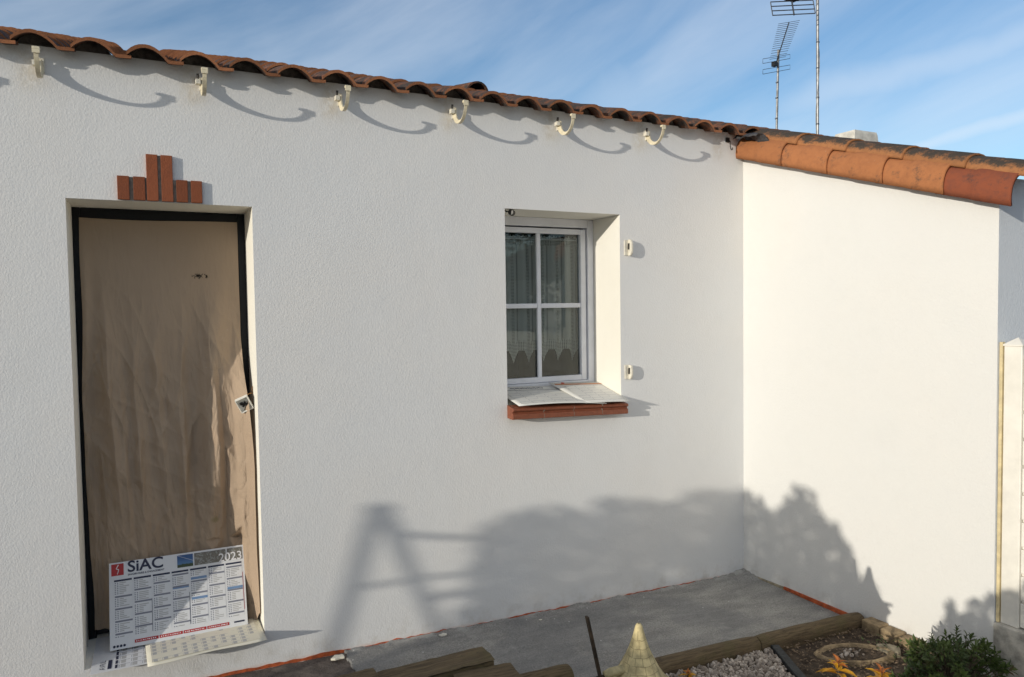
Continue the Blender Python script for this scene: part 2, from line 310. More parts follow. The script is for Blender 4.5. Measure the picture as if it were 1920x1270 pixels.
# ------------------------------------------------------------------ mesh helpers
class MB:
    def __init__(s): s.v = []; s.f = []; s.mi = []; s.rnd = []; s.uv = {}; s.cur = 0; s.r = .5; s.pa = {}
    def face(s, idx): s.f.append(tuple(idx)); s.mi.append(s.cur); s.rnd.append(s.r)
    def quad(s, *p):
        b = len(s.v); s.v.extend(Vector(x) for x in p); s.face(range(b, b+len(p)))
    def box(s, lo, hi, M=None):
        b = len(s.v); lo, hi = Vector(lo), Vector(hi)
        P = [Vector((x, y, z)) for x in (lo.x, hi.x) for y in (lo.y, hi.y) for z in (lo.z, hi.z)]
        if M is not None: P = [M @ p for p in P]
        s.v.extend(P)
        for q in ((0, 1, 3, 2), (4, 6, 7, 5), (0, 4, 5, 1), (2, 3, 7, 6), (0, 2, 6, 4), (1, 5, 7, 3)): s.face([b+i for i in q])
    def tube(s, pts, r, n=8, caps=True, sq=None):
        pts = [Vector(p) for p in pts]; rs = r if isinstance(r, (list, tuple)) else [r]*len(pts); rings = []; ref = None
        for i, p in enumerate(pts):
            d = (pts[min(i+1, len(pts)-1)]-pts[max(i-1, 0)]).normalized()
            if ref is None: ref = Vector((0, 0, 1)) if abs(d.z) < .9 else Vector((1, 0, 0))
            a = d.cross(ref).normalized(); ref = a.cross(d).normalized(); b = len(s.v)
            for k in range(n):
                t = 2*math.pi*k/n; s.v.append(p+a*math.cos(t)*rs[i]+ref*math.sin(t)*rs[i])
            rings.append(b)
        for i in range(len(rings)-1):
            for k in range(n): s.face((rings[i]+k, rings[i]+(k+1) % n, rings[i+1]+(k+1) % n, rings[i+1]+k))
        if caps: s.face([rings[0]+k for k in range(n)][::-1]); s.face([rings[-1]+k for k in range(n)])
    def lathe(s, prof, c=(0, 0, 0), n=32, jitter=0):
        c = Vector(c); base = len(s.v); m = len(prof)
        for k in range(n):
            t = 2*math.pi*k/n
            for (r, z) in prof:
                rr = r*(1+jitter*mnoise.noise((math.cos(t)*3, math.sin(t)*3, z*14))); s.v.append(c+Vector((rr*math.cos(t), rr*math.sin(t), z)))
        for k in range(n):
            for j in range(m-1): s.face((base+k*m+j, base+((k+1) % n)*m+j, base+((k+1) % n)*m+j+1, base+k*m+j+1))
    def grid(s, fn, nu, nv, uvfn=None):
        b = len(s.v)
        for j in range(nv+1):
            for i in range(nu+1): s.v.append(Vector(fn(i/nu, j/nv)))
        for j in range(nv):
            for i in range(nu):
                q = (b+j*(nu+1)+i, b+j*(nu+1)+i+1, b+(j+1)*(nu+1)+i+1, b+(j+1)*(nu+1)+i); s.face(q)
        if uvfn:
            for j in range(nv+1):
                for i in range(nu+1): s.uv[b+j*(nu+1)+i] = uvfn(i/nu, j/nv)
    def sheet(s, top, thick_vec):
        """closed slab from a strip of point pairs"""
        pass
    def prism(s, pts, d):
        """polygon extruded by vector d"""
        pts = [Vector(p) for p in pts]; d = Vector(d); b = len(s.v); n = len(pts); s.v.extend(pts); s.v.extend(p+d for p in pts)
        s.face(range(b, b+n)[::-1]); s.face(range(b+n, b+2*n))
        for i in range(n): s.face((b+i, b+(i+1) % n, b+n+(i+1) % n, b+n+i))
    def leaf(s, p, d, nrm, ln, wd, fold=.25, droop=.2):
        d = Vector(d).normalized(); side = d.cross(Vector(nrm)).normalized(); n2 = side.cross(d); b = len(s.v); p = Vector(p)
        m1 = p+d*ln*.33-n2*droop*ln*.05; m2 = p+d*ln*.68-n2*droop*ln*.25; tip = p+d*ln-n2*droop*ln*.6; h = n2*fold*wd
        s.v.extend([p, m1, m2, tip, m1+side*wd*.5+h, m2+side*wd*.40+h, m1-side*wd*.5+h, m2-side*wd*.40+h])
        for q in ((0, 1, 4), (1, 2, 5, 4), (2, 3, 5), (0, 6, 1), (6, 7, 2, 1), (7, 3, 2)): s.face([b+i for i in q])
    def build(s, name, mats, parent=None, smooth=False, bevel=0, recalc=True, solid=0):
        me = bpy.data.meshes.new(name); me.from_pydata([tuple(v) for v in s.v], [], s.f)
        mats = mats if isinstance(mats, (list, tuple)) else [mats]
        for m in mats: me.materials.append(MATS[m])
        me.polygons.foreach_set('material_index', s.mi)
        a = me.attributes.new('rnd', 'FLOAT', 'FACE'); a.data.foreach_set('value', s.rnd)
        if s.uv:
            u = me.uv_layers.new(name='UVMap')
            for lp in me.loops: u.data[lp.index].uv = s.uv.get(lp.vertex_index, (0, 0))
        for k, vals in s.pa.items():
            at = me.attributes.new(k, 'FLOAT', 'POINT'); at.data.foreach_set('value', vals)
        if recalc:
            bm = bmesh.new(); bm.from_mesh(me); bmesh.ops.recalc_face_normals(bm, faces=bm.faces); bm.to_mesh(me); bm.free()
        if smooth: me.polygons.foreach_set('use_smooth', [True]*len(me.polygons))
        o = bpy.data.objects.new(name, me); col.objects.link(o)
        if parent is not None: o.parent = parent
        if bevel:
            m = o.modifiers.new('bevel', 'BEVEL'); m.width = bevel; m.segments = 2; m.limit_method = 'ANGLE'; m.angle_limit = R(40)
        if solid:
            m = o.modifiers.new('solid', 'SOLIDIFY'); m.thickness = solid; m.offset = 0
        return o
def tag(o, label=None, cat=None, group=None, kind=None):
    if label: o['label'] = label
    if cat: o['category'] = cat
    if group: o['group'] = group
    if kind: o['kind'] = kind
    return o
def empty(name, loc=(0, 0, 0), M=None):
    o = bpy.data.objects.new(name, None); o.empty_display_size = .1; col.objects.link(o); o.location = loc
    if M is not None: o.matrix_world = M
    return o
def box_part(name, lo, hi, m, parent, bevel=0):
    b = MB(); b.box(lo, hi); return b.build(name, m, parent, bevel=bevel)
def text_mesh(name, body, size, loc, m, parent, bold=0., align='LEFT', sx=1.):
    cu = bpy.data.curves.new(name, 'FONT'); cu.body = body; cu.size = size; cu.offset = bold; cu.align_x = align; cu.resolution_u = 4
    tmp = bpy.data.objects.new('tmp', cu); col.objects.link(tmp); bpy.context.view_layer.update()
    me = bpy.data.meshes.new_from_object(tmp.evaluated_get(bpy.context.evaluated_depsgraph_get())); bpy.data.objects.remove(tmp); bpy.data.curves.remove(cu)
    me.name = name; me.materials.clear(); me.materials.append(MATS[m])
    o = bpy.data.objects.new(name, me); col.objects.link(o); o.parent = parent; o.location = loc; o.scale = (sx, 1, 1); return o

# ------------------------------------------------------------------ levels
DX0, DX1, DZT = 0.004, .79, 2.400
WX0, WX1, WZ0, WZT = 2.177, 2.981, 1.29, 2.459
XC, AY = 4.016, -1.69
EY, EZ, SL = -.087, 3.001, .320
def pave_z(x, y=0): return .118-.0305*x
def soil_z(x): return .005+.035*(3.96-x)

# ------------------------------------------------------------------ the ground
g = MB(); g.quad((-400, -400, -.09), (400, -400, -.09), (400, 400, -.09), (-400, 400, -.09)); tag(g.build('ground', 'gravel_ground'), kind='structure')
def bumpy(name, m, fx, nx, ny, amp, sc, zf, kind='structure'):
    b = MB(); x0, x1, y0, y1 = fx
    def fn(u, v):
        x = x0+(x1-x0)*u; y = y0+(y1-y0)*v
        return (x, y, zf(x, y)+amp*(mnoise.fractal((x*sc, y*sc, 3.3), 1, 2, 4)))
    b.grid(fn, nx, ny); o = b.build(name, m, smooth=True); tag(o, kind=kind); return o
bumpy('gravel_ground', 'gravel_ground', (-3.5, 1.30, -1.1, -.002), 160, 50, .006, 14, lambda x, y: pave_z(x)-.010-(.12 if x > 1.22 else 0))
def pz(x, y):
    e = math.exp(-abs(y)/.020)*(.005+.016*mnoise.noise((x*7, 1, 0))+.006*mnoise.noise((x*30, y*30, 0))) + math.exp(-abs(x-XC)/.03)*.008*(1 if y > -.36 else 0)
    c = math.exp(-((x-XC)**2+(y*1.2)**2)/.02)*.035
    edge = (-.10 if y < -.905-.012*mnoise.noise((x*9, 0, 5)) or x < 1.18+.03*mnoise.noise((y*12, 0, 2)) else 0)
    return pave_z(x)+max(e, 0)+c*(.6+.5*mnoise.noise((x*40, y*40, 0)))+edge
bumpy('paving', 'paving', (1.12, XC-.001, -.93, -.001), 420, 150, .0012, 30, pz)
bumpy('garden_soil', 'garden_soil', (.9, XC-.001, -4.2, -.99), 320, 320, .022, 13, lambda x, y: soil_z(x)-.005)

# ------------------------------------------------------------------ the house
house = empty('house', (1.6, 0, 0)); tag(house, 'white rendered single storey house with terracotta tiled roof, sheeted doorway and small four pane window', 'house')
HI = Matrix.Translation((-1.6, 0, 0))
def hp(b, name, m, parent=None, **k):
    """house part, vertices given in world space"""
    off = Vector((1.6, 0, 0))
    b.v = [Vector(v)-off for v in b.v]; return b.build(name, m, parent or house, **k)
def front_wall():
    b = MB(); xs = [-4.0, DX0, DX1, WX0, WX1, XC]; zs = [-.12, .262, 1.29, DZT, WZT, 3.052]
    for i in range(5):
        for j in range(5):
            x0, x1, z0, z1 = xs[i], xs[i+1], zs[j], zs[j+1]
            if i == 1 and .262 <= z0 < DZT-.001: continue
            if i == 3 and WZ0-.001 <= z0 < WZT-.001: continue
            b.quad((x0, 0, z0), (x1, 0, z0), (x1, 0, z1), (x0, 0, z1))
    b.cur = 1
    D = .36
    for (x0, x1, z0, z1) in ((DX0, DX1, .262, DZT), (WX0, WX1, WZ0, WZT)):
        b.quad((x0, 0, z0), (x0, 0, z1), (x0, D, z1), (x0, D, z0)); b.quad((x1, 0, z0), (x1, D, z0), (x1, D, z1), (x1, 0, z1)); b.quad((x0, 0, z1), (x1, 0, z1), (x1, D, z1), (x0, D, z1))
    b.quad((DX0, 0, .262), (DX0, D, .287), (DX1, D, .287), (DX1, 0, .262)); b.quad((WX0, 0, WZ0), (WX0, D, 1.385), (WX1, D, 1.385), (WX1, 0, WZ0))
    b.cur = 0; b.quad((-4, 0, -.12), (-4, 0, 3.052), (-4, 5, 3.052), (-4, 5, -.12))
    hp(b, 'front_wall', ['stucco_front', 'stucco_reveal'], recalc=False)
front_wall()
def rakez(y): return 2.955+.3145*y
b = MB(); b.quad((XC, 0, -.12), (XC, AY, -.12), (XC, AY, rakez(AY)), (XC, 0, rakez(0))); b.cur = 1
b.quad((XC, AY, -.12), (10, AY, -.12), (10, AY, 2.50), (XC, AY, rakez(AY)+.06)); b.quad((10, AY, -.12), (10, 5, -.12), (10, 5, 4), (10, AY, 2.4))
hp(b, 'side_wall', ['stucco_smooth', 'stucco_grey'], recalc=False)

TP = .2157; XR0 = -.1448; CO = math.cos(math.atan(SL)); SI = math.sin(math.atan(SL))
def rp(x, s, h): return Vector((x, EY+s*CO-h*SI, EZ+s*SI+h*CO))
def tile(b, xr, s0, ln, lift, rr):
    """one double-roll tile: arch on the left, flat pan on the right"""
    top = []; n = 9
    for i in range(n+1):
        u = i/n; top.append((xr-.020+.1685*u, (.015*(1-u)+.047*math.sin(math.pi*u)**.85)))
    top += [(xr+.165, -.001), (xr+.185, 0), (xr+TP-.004, .0015)]
    th = .0145; m = len(top); rng = random.Random(int(xr*1000)+int(s0*77)); jx = rng.uniform(-.003, .003); jh = rng.uniform(-.002, .003); js = rng.uniform(-.008, .008)
    b.r = rr; base = len(b.v); steps = [0, ln*.5, ln]
    for k, s in enumerate(steps):
        lf = lift*(1-s/ln)
        for (x, h) in top: b.v.append(rp(x+jx, s0+s+js, h+lf+jh+th))
        for (x, h) in top: b.v.append(rp(x+jx, s0+s+js, h+lf+jh))
    W = 2*m
    for k in range(2):
        for i in range(m-1):
            o = base+k*W
            b.face((o+i, o+i+1, o+W+i+1, o+W+i)); b.face((o+m+i+1, o+m+i, o+W+m+i, o+W+m+i+1))
        o = base+k*W; b.face((o, o+W, o+W+m, o+m)); b.face((o+m-1, o+2*m-1, o+W+2*m-1, o+W+m-1))
    b.cur = 1
    for i in range(m-1): b.face((base+i, base+m+i, base+m+i+1, base+i+1))
    b.cur = 0
def roof():
    b = MB(); CE = .325
    for i in range(-7, 50):
        xr = XR0+i*TP
        k0 = 0 if xr < 4.12 else -5
        for k in range(k0, 13):
            tile(b, xr, k*CE, CE+.075, .018, random.random())
    hp(b, 'roof', ['roof_tile', 'tile_lip'], smooth=False, recalc=False)
    # dark mortar under the tiles, added to keep sky from showing through the arches
    b = MB()
    for i in range(-7, 20):      # mortar closing the hollow of each arch
        xr = XR0+i*TP; pts = [rp(xr-.03, .125, -.004)]+[rp(xr-.020+.1685*u, .125, .016*(1-u)+.064*math.sin(math.pi*u)**.85) for u in [k/8 for k in range(9)]]+[rp(xr+.165, .125, -.004)]
        b.prism(pts, (0, .05, .0152))
    b.box((-4, .030, 3.0), (XC-.02, .070, 3.0585)); hp(b, 'eave_mortar', 'eave_mortar')
roof()
def sm3(a, b_, t):
    t = max(0, min(1, (t-a)/(b_-a))); return t*t*(3-2*t)
def rake(y0, y1, prof, z0fn, m, name, rr, grow=.007, seam=.022):
    """one tapered half tile lying along the slope; y1 is its lower end"""
    b = MB(); b.r = rr; N = 24; n = len(prof); th = .013
    rows = []
    for j in range(N+1):
        t = j/N; y = y0+(y1-y0)*t; sc = 1+(.045*t-.015)+(seam*sm3(.47, .52, t))+(.012 if j == N else 0)
        rows.append((y, sc, z0fn(y)+grow*(t-.2)))
    ring = []
    for (y, sc, z0) in rows:
        for k in range(2):
            ring.append(len(b.v))
            cx = prof[-1][0]
            for (x, h) in prof:
                s2 = sc if k == 0 else sc-.13
                b.v.append(Vector((cx+(x-cx)*s2, y, z0+h*s2)))
    for j in range(N):
        o0, i0, o1, i1 = ring[2*j], ring[2*j+1], ring[2*j+2], ring[2*j+3]
        for k in range(n-1):
            b.face((o0+k, o0+k+1, o1+k+1, o1+k)); b.face((i0+k+1, i0+k, i1+k, i1+k+1))
        b.face((o0, o1, i1, i0)); b.face((o0+n-1, i0+n-1, i1+n-1, o1+n-1))
    for e in (0, N):
        o0, i0 = ring[2*e], ring[2*e+1]
        for k in range(n-1): b.face((o0+k, i0+k, i0+k+1, o0+k+1))
    hp(b, name, m, smooth=True)
lowp = [(4.045-.100*math.cos(R(a)), .122*math.sin(R(a))) for a in (-16, 0, 10, 20, 30, 40, 50, 60, 70, 80, 90)]
covp = [(4.125-.118*math.cos(R(a)), .078*math.sin(R(a))) for a in (0, 10, 25, 40, 55, 70, 90, 110, 130, 150, 170)]
covp = [(x, h) for x, h in covp]
zl = lambda y: 2.905+.3145*(y+.04)
ys = [.03, -.401, -.749, -1.115, -1.459, -1.785]
for i in range(5):
    rake(ys[i]+.05 if i else ys[i], ys[i+1], lowp, zl, 'rake_tile_red' if i == 4 else 'rake_tile', 'rake_tile', [.25, .0, .1, .05, .4][i], seam=.070)
ys2 = [.06, -.47, -.83, -1.19, -1.53, -1.86]
for i in range(5):
    rake(ys2[i]+.05 if i else ys2[i], ys2[i+1], covp, lambda y: zl(y)+.112, 'mossy_tile', 'rake_cover_tile', [.3, .1, .2, .5, .2][i])
# bedding under the rake row
b = MB(); b.prism([(4.03, 0, 2.86), (4.22, 0, 2.86), (4.22, 0, 3.0), (4.03, 0, 2.99)], (0, -1.55, -1.55*.3145)); hp(b, 'rake_mortar', 'mortar')
# vent tile poking up from the roof slope
b = MB(); b.r = .6
vp = [(2.34-.085*math.cos(R(a)), .085*math.sin(R(a))) for a in range(0, 181, 15)]
for k in range(len(vp)-1):
    (x0, h0), (x1, h1) = vp[k], vp[k+1]; s0, s1 = .86, 1.15; ii = .86
    P = lambda x, h, s, f=1: rp(2.34+(x-2.34)*f, s, .055+h*f*(1 if s < 1 else .6))
    b.quad(P(x0, h0, s0), P(x1, h1, s0), P(x1, h1, s1), P(x0, h0, s1)); b.quad(P(x0, h0, s0, ii), P(x0, h0, s1, ii), P(x1, h1, s1, ii), P(x1, h1, s0, ii)); b.quad(P(x0, h0, s0, ii), P(x1, h1, s0, ii), P(x1, h1, s0), P(x0, h0, s0))
hp(b, 'vent_tile', 'roof_tile', smooth=False)
# chimney on the far slope
b = MB(); n0 = 0; sq = lambda x0, x1, y0, y1, z: [Vector((x0, y0, z)), Vector((x1, y0, z)), Vector((x1, y1, z)), Vector((x0, y1, z))]
b.v += sq(8.93, 9.50, 2.97, 3.37, 3.7)+sq(8.98, 9.44, 3.0, 3.33, 4.195)+sq(8.99, 9.43, 3.01, 3.32, 4.232)
for r_ in (0, 4):
    for k in range(4): b.face((n0+r_+k, n0+r_+(k+1) % 4, n0+r_+4+(k+1) % 4, n0+r_+4+k))
b.face([8, 9, 10, 11]); hp(b, 'chimney', 'chimney_render')
# flashing scrap in the corner and the old wire hook
b = MB()
fl = lambda u, v: (3.905+.10*v+.012*math.sin(7*u), -.02-.20*u-.05*v, 2.985-.02*u+.055*math.sin(3.0*v+.4)-.05*v*u+.012*mnoise.noise((u*6, v*6, 0)))
b.grid(fl, 10, 8); hp(b, 'flashing', 'lead_sheet', smooth=True, solid=.003)
b = MB(); b.tube([(3.868, -.004, 3.01), (3.868, -.03, 2.985), (3.870, -.032, 2.945), (3.876, -.034, 2.928), (3.886, -.034, 2.930), (3.886, -.034, 2.945)], .0035, 6); b.box((3.855, -.012, 2.985), (3.883, -.001, 3.015)); hp(b, 'wire_hook', 'rust_dark')

# brick slips above the door
bz = 2.404
edges = [(.209, .2575, 2.511), (.274, .3225, 2.511), (.3295, .377, 2.617), (.391, .4395, 2.617), (.4535, .502, 2.507), (.5165, .565, 2.507)]
for (x0, x1, zt) in edges:
    b = MB(); b.r = random.random(); b.box((x0, -.0165, bz), (x1, .002, zt)); hp(b, 'brick_slip', 'brick_slip', bevel=.0015)
for (x0, x1, zt) in ((.2575, .274, 2.509), (.3225, .3295, 2.509), (.377, .391, 2.615), (.4395, .4535, 2.505), (.502, .5165, 2.505)):
    b = MB(); b.box((x0, -.006, bz+.001), (x1, .001, zt)); hp(b, 'brick_joint', 'mortar')

# gutter brackets
def bracket(x, tilt=0):
    b = MB(); cy, cz = -.0885, 2.986; n = 18; w = .0095; pr = []
    for i in range(n+1):
        a = R(180+180*i/n); t = i/n; ro = .0875; ri = ro-.034+.021*min(1, t*1.6)
        pr.append(((cy-ro*math.cos(a), cz+ro*math.sin(a)*1.07), (cy-ri*math.cos(a), cz+ri*math.sin(a)*1.07)))
    pr = [((-(o[0])-2*.0885 if False else o[0], o[1]), i_) for o, i_ in pr]
    base = len(b.v)
    for (o, i_) in pr:
        for xx, p in ((x-w, o), (x+w, o), (x+w*.45, i_), (x-w*.45, i_)): b.v.append(Vector((xx, -abs(p[0]) if True else p[0], p[1])))
    for k in range(n):
        for j in range(4): b.face((base+k*4+j, base+k*4+(j+1) % 4, base+(k+1)*4+(j+1) % 4, base+(k+1)*4+j))
    b.face([base+j for j in range(4)]); b.face([base+n*4+j for j in range(4)])
    e1 = b.v[base+1].y
    return b, pr
BRX = [-.715, -.066, .580, 1.236, 1.869, 2.541, 3.192]
for i, x in enumerate(BRX):
    b, pr = bracket(x)
    tipy = min(v.y for v in b.v)
    b.box((x-.014, tipy-.003, 2.984), (x+.014, tipy+.018, 2.995))       # lip
    b.box((x-.014, tipy-.003, 2.968), (x+.014, tipy+.002, 2.984))
    o = hp(b, 'gutter_bracket', 'ivory_plastic', bevel=.0012)
    b = MB(); b.box((x-.012, -.012, 2.935), (x+.012, -.0005, 3.0)); b.box((x-.030, -.040, 2.958), (x-.008, -.010, 2.980)); p_ = b
    p_.v = [Vector(v)-Vector((1.6, 0, 0)) for v in p_.v]; p_.build('wall_plate', 'cream_block', o, bevel=.001)
    b = MB(); b.tube([(x-.02, -.028, 2.984), (x-.02, -.034, 3.006)], .006, 6); b.v = [Vector(v)-Vector((1.6, 0, 0)) for v in b.v]; b.build('bolt', 'rust_dark', o)

# shutter hinges by the window
def hinge(x, z0, z1, r, broken=0):
    b = MB(); b.box((x, -.008, z0+.004), (x+.030, -.0005, z1-.004)); o = hp(b, 'shutter_hinge', 'cream_block', bevel=.002)
    b = MB(); pts = []; n = 8; zc = (z0+z1)/2; hh = (z1-z0)/2
    for k in range(n+1):
        a = -math.pi/2+math.pi*k/n; pts.append((0, -.008-r*max(0, math.cos(a))**.45, zc+hh*math.sin(a)*(1-.06*broken*((k*7) % 3))))
    b.prism([(x+.026, p[1], p[2]) for p in pts], (.014, 0, 0)); b.v = [Vector(v)-Vector((1.6, 0, 0)) for v in b.v]; b.build('hinge_plate', 'cream_block', o, bevel=.002)
    b = MB(); b.tube([(x+.020, -.020, zc-.012), (x+.020, -.022, zc+.026)], .005, 8); b.v = [Vector(v)-Vector((1.6, 0, 0)) for v in b.v]; b.build('hinge_pin', 'rust_dark', o)
hinge(3.012, 2.200, 2.305, .036); hinge(3.008, 1.418, 1.517, .032, 1)

# terracotta window sill: moulded tiles
b = MB(); sp = [(.0, 1.294), (-.060, 1.284), (-.076, 1.281), (-.083, 1.273), (-.080, 1.265), (-.069, 1.260), (-.066, 1.252), (-.078, 1.247), (-.078, 1.219), (-.060, 1.215), (0, 1.218)]
cuts = [2.172, 2.380, 2.585, 2.788, 2.980]
for i in range(4):
    x0, x1 = cuts[i]+.0015, cuts[i+1]-.0015; dz = [.023, .016, .009, .002][i]
    b.prism([(x0, y, z+dz) for y, z in sp], (x1-x0, 0, -.006))
sill = hp(b, 'window_sill', 'sill_brick', bevel=.002)
for c in cuts[1:4]:
    b = MB(); b.prism([(c-.0015, y*.985, z+.0-.001+(.004 if c < 2.5 else 0)) for y, z in sp], (.003, 0, 0))
    b.v = [Vector(v)-Vector((1.6, 0, -.010)) for v in b.v]; b.build('joint', 'mortar', sill)

# red paint and tile line at the foot of the walls
b = MB(); N = 300
for i in range(N):
    def ed(k):
        x = .30+(XC-.30)*k/N; n1 = mnoise.noise((x*5, 0, 1)); n2 = mnoise.noise((x*22, 4, 1)); zb = pave_z(x)+.002
        h = max(.0005, .004+.011*n1+.007*n2); return x, zb-.012, zb+h
    x0, a0, t0 = ed(i); x1, a1, t1 = ed(i+1)
    b.quad((x0, -.003, a0), (x1, -.003, a1), (x1, -.003, t1), (x0, -.003, t0)); b.quad((x0, -.003, t0), (x1, -.003, t1), (x1, .001, t1), (x0, .001, t0))
hp(b, 'skirting_line', 'tile_red', recalc=False)
b = MB(); b.prism([(XC-.008, -.365, pave_z(XC)+.004), (XC-.008, -.365, pave_z(XC)+.026), (XC-.008, -.93, pave_z(XC)+.030), (XC-.008, -.93, pave_z(XC)-.002)], (.009, 0, 0)); hp(b, 'skirting_tile', 'tile_red', bevel=.003)
b = MB(); b.prism([(XC-.012, -.06, pave_z(XC)-.01), (XC-.012, -.06, pave_z(XC)+.012), (XC-.010, -.36, pave_z(XC)+.022), (XC-.010, -.36, pave_z(XC)-.01)], (.013, 0, 0)); hp(b, 'skirting_mortar', 'stone_light', bevel=.003)

# door frame and door behind the sheet
b = MB(); b.box((DX0+.001, .300, .28), (DX0+.036, .355, DZT-.001)); b.box((DX1-.037, .300, .28), (DX1-.001, .355, DZT-.001)); b.box((DX0+.036, .300, DZT-.052), (DX1-.037, .355, DZT-.001)); hp(b, 'door_frame', 'dark_frame', bevel=.003)
b = MB(); b.box((DX0+.037, .335, .286), (DX1-.038, .357, DZT-.053)); hp(b, 'door', 'door_dark')
b = MB(); b.box((DX1-.0015, .145, 1.375), (DX1+.004, .163, 1.455)); b.box((DX1-.0012, .158, 1.465), (DX1+.004, .162, 1.495)); hp(b, 'cable_slot', 'mortar')

# window joinery
def frame_rect(b, x0, x1, z0, z1, wx, wzb, wzt, y0, y1):
    b.box((x0, y0, z0), (x0+wx, y1, z1)); b.box((x1-wx, y0, z0), (x1, y1, z1)); b.box((x0+wx, y0, z0), (x1-wx, y1, z0+wzb)); b.box((x0+wx, y0, z1-wzt), (x1-wx, y1, z1))
b = MB(); frame_rect(b, WX0+.001, WX1-.001, 1.372, WZT-.001, .046, .026, .055, .300, .358); win = hp(b, 'window', 'white_pvc', bevel=.003)
def wp(b, name, m, **k):
    b.v = [Vector(v)-Vector((1.6, 0, 0)) for v in b.v]; return b.build(name, m, win, **k)
b = MB(); frame_rect(b, 2.231, 2.927, 1.400, 2.394, .040, .034, .034, .312, .352); wp(b, 'sash', 'white_pvc', bevel=.004)
b = MB(); b.box((2.559, .316, 1.434), (2.587, .334, 2.360)); wp(b, 'muntin', 'white_pvc', bevel=.003)
b = MB(); b.box((2.271, .317, 1.880), (2.558, .333, 1.910)); b.box((2.588, .317, 1.880), (2.887, .333, 1.910)); wp(b, 'muntin', 'white_pvc', bevel=.003)
b = MB(); b.quad((2.270, .336, 1.433), (2.888, .336, 1.433), (2.888, .336, 2.361), (2.270, .336, 2.361)); wp(b, 'pane', 'window_glass', recalc=False)
b = MB(); b.tube([(2.205, .05, 2.455), (2.205, .045, 2.448), (2.232, .03, 2.446)], .004, 6); b.tube([(2.226, .022, 2.442), (2.250, .040, 2.440)], .017, 12); b.tube([(2.238, .03, 2.442), (2.238, .03, 2.459)], .009, 8); hp(b, 'shutter_catch', 'black_plastic')
# room behind the window
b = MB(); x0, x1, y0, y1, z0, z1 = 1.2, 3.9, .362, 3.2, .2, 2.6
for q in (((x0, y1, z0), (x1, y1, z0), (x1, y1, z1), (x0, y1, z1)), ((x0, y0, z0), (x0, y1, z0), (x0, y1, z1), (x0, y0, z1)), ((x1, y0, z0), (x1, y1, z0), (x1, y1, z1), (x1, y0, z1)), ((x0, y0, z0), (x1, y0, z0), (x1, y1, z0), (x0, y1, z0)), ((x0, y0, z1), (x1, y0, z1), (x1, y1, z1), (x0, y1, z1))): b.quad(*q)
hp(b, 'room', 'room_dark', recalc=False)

# ------------------------------------------------------------------ lace curtain
cur = empty('lace_curtain', (2.57, .385, 2.335)); tag(cur, 'white lace cafe curtain with pointed hem hanging behind the window panes', 'curtain')
b = MB(); NU, NV = 220, 90; X0, X1, P_ = 2.235, 2.925, .112; TIP = 2.418
lac = []
def cx(u): return X0+(X1-X0)*u
def hem(x):
    t = abs(((x-TIP)/P_+.5) % 1-.5)*2; return 1.523+.085*min(1, t*1.35)
def cfn(u, v):
    x = cx(u); zt = 2.348+.006*math.sin(x*220); z = zt-(zt-hem(x))*v
    y = .014*math.sin((x-TIP)/P_*2*math.pi+.7)+.006*math.sin(x*61+v*2)*v
    return (x-2.57, y, z-2.335)
b.grid(cfn, NU, NV, lambda u, v: (cx(u), cfn(u, v)[2]))
for j in range(NV+1):
    for i in range(NU+1):
        x = cx(i/NU); t = abs(((x-TIP)/P_+.5) % 1-.5)*P_; z = cfn(i/NU, j/NV)[2]+2.335
        w_ = max(0, min(1, (.017-t)/.004)); w_ = max(w_, min(1, max(0, (z-2.285-(.02-t)*.0)/.01))); w_ = max(w_, min(1, max(0, (hem(x)+.07+(.045-t)*.9-z)/.01)))
        lac.append(w_)
b.pa['lace'] = lac; b.pa['gap'] = [max(0, 1-abs((((cx(i/NU)-TIP)/P_+.5) % 1-.5)-.30)/.045) for j in range(NV+1) for i in range(NU+1)]; b.build('lace_panel', 'lace', cur, smooth=True, recalc=False)
b = MB(); b.tube([(-.345, -.012, -.008), (.36, -.012, -.008)], .004, 8); b.build('curtain_rod', 'rod_white', cur)

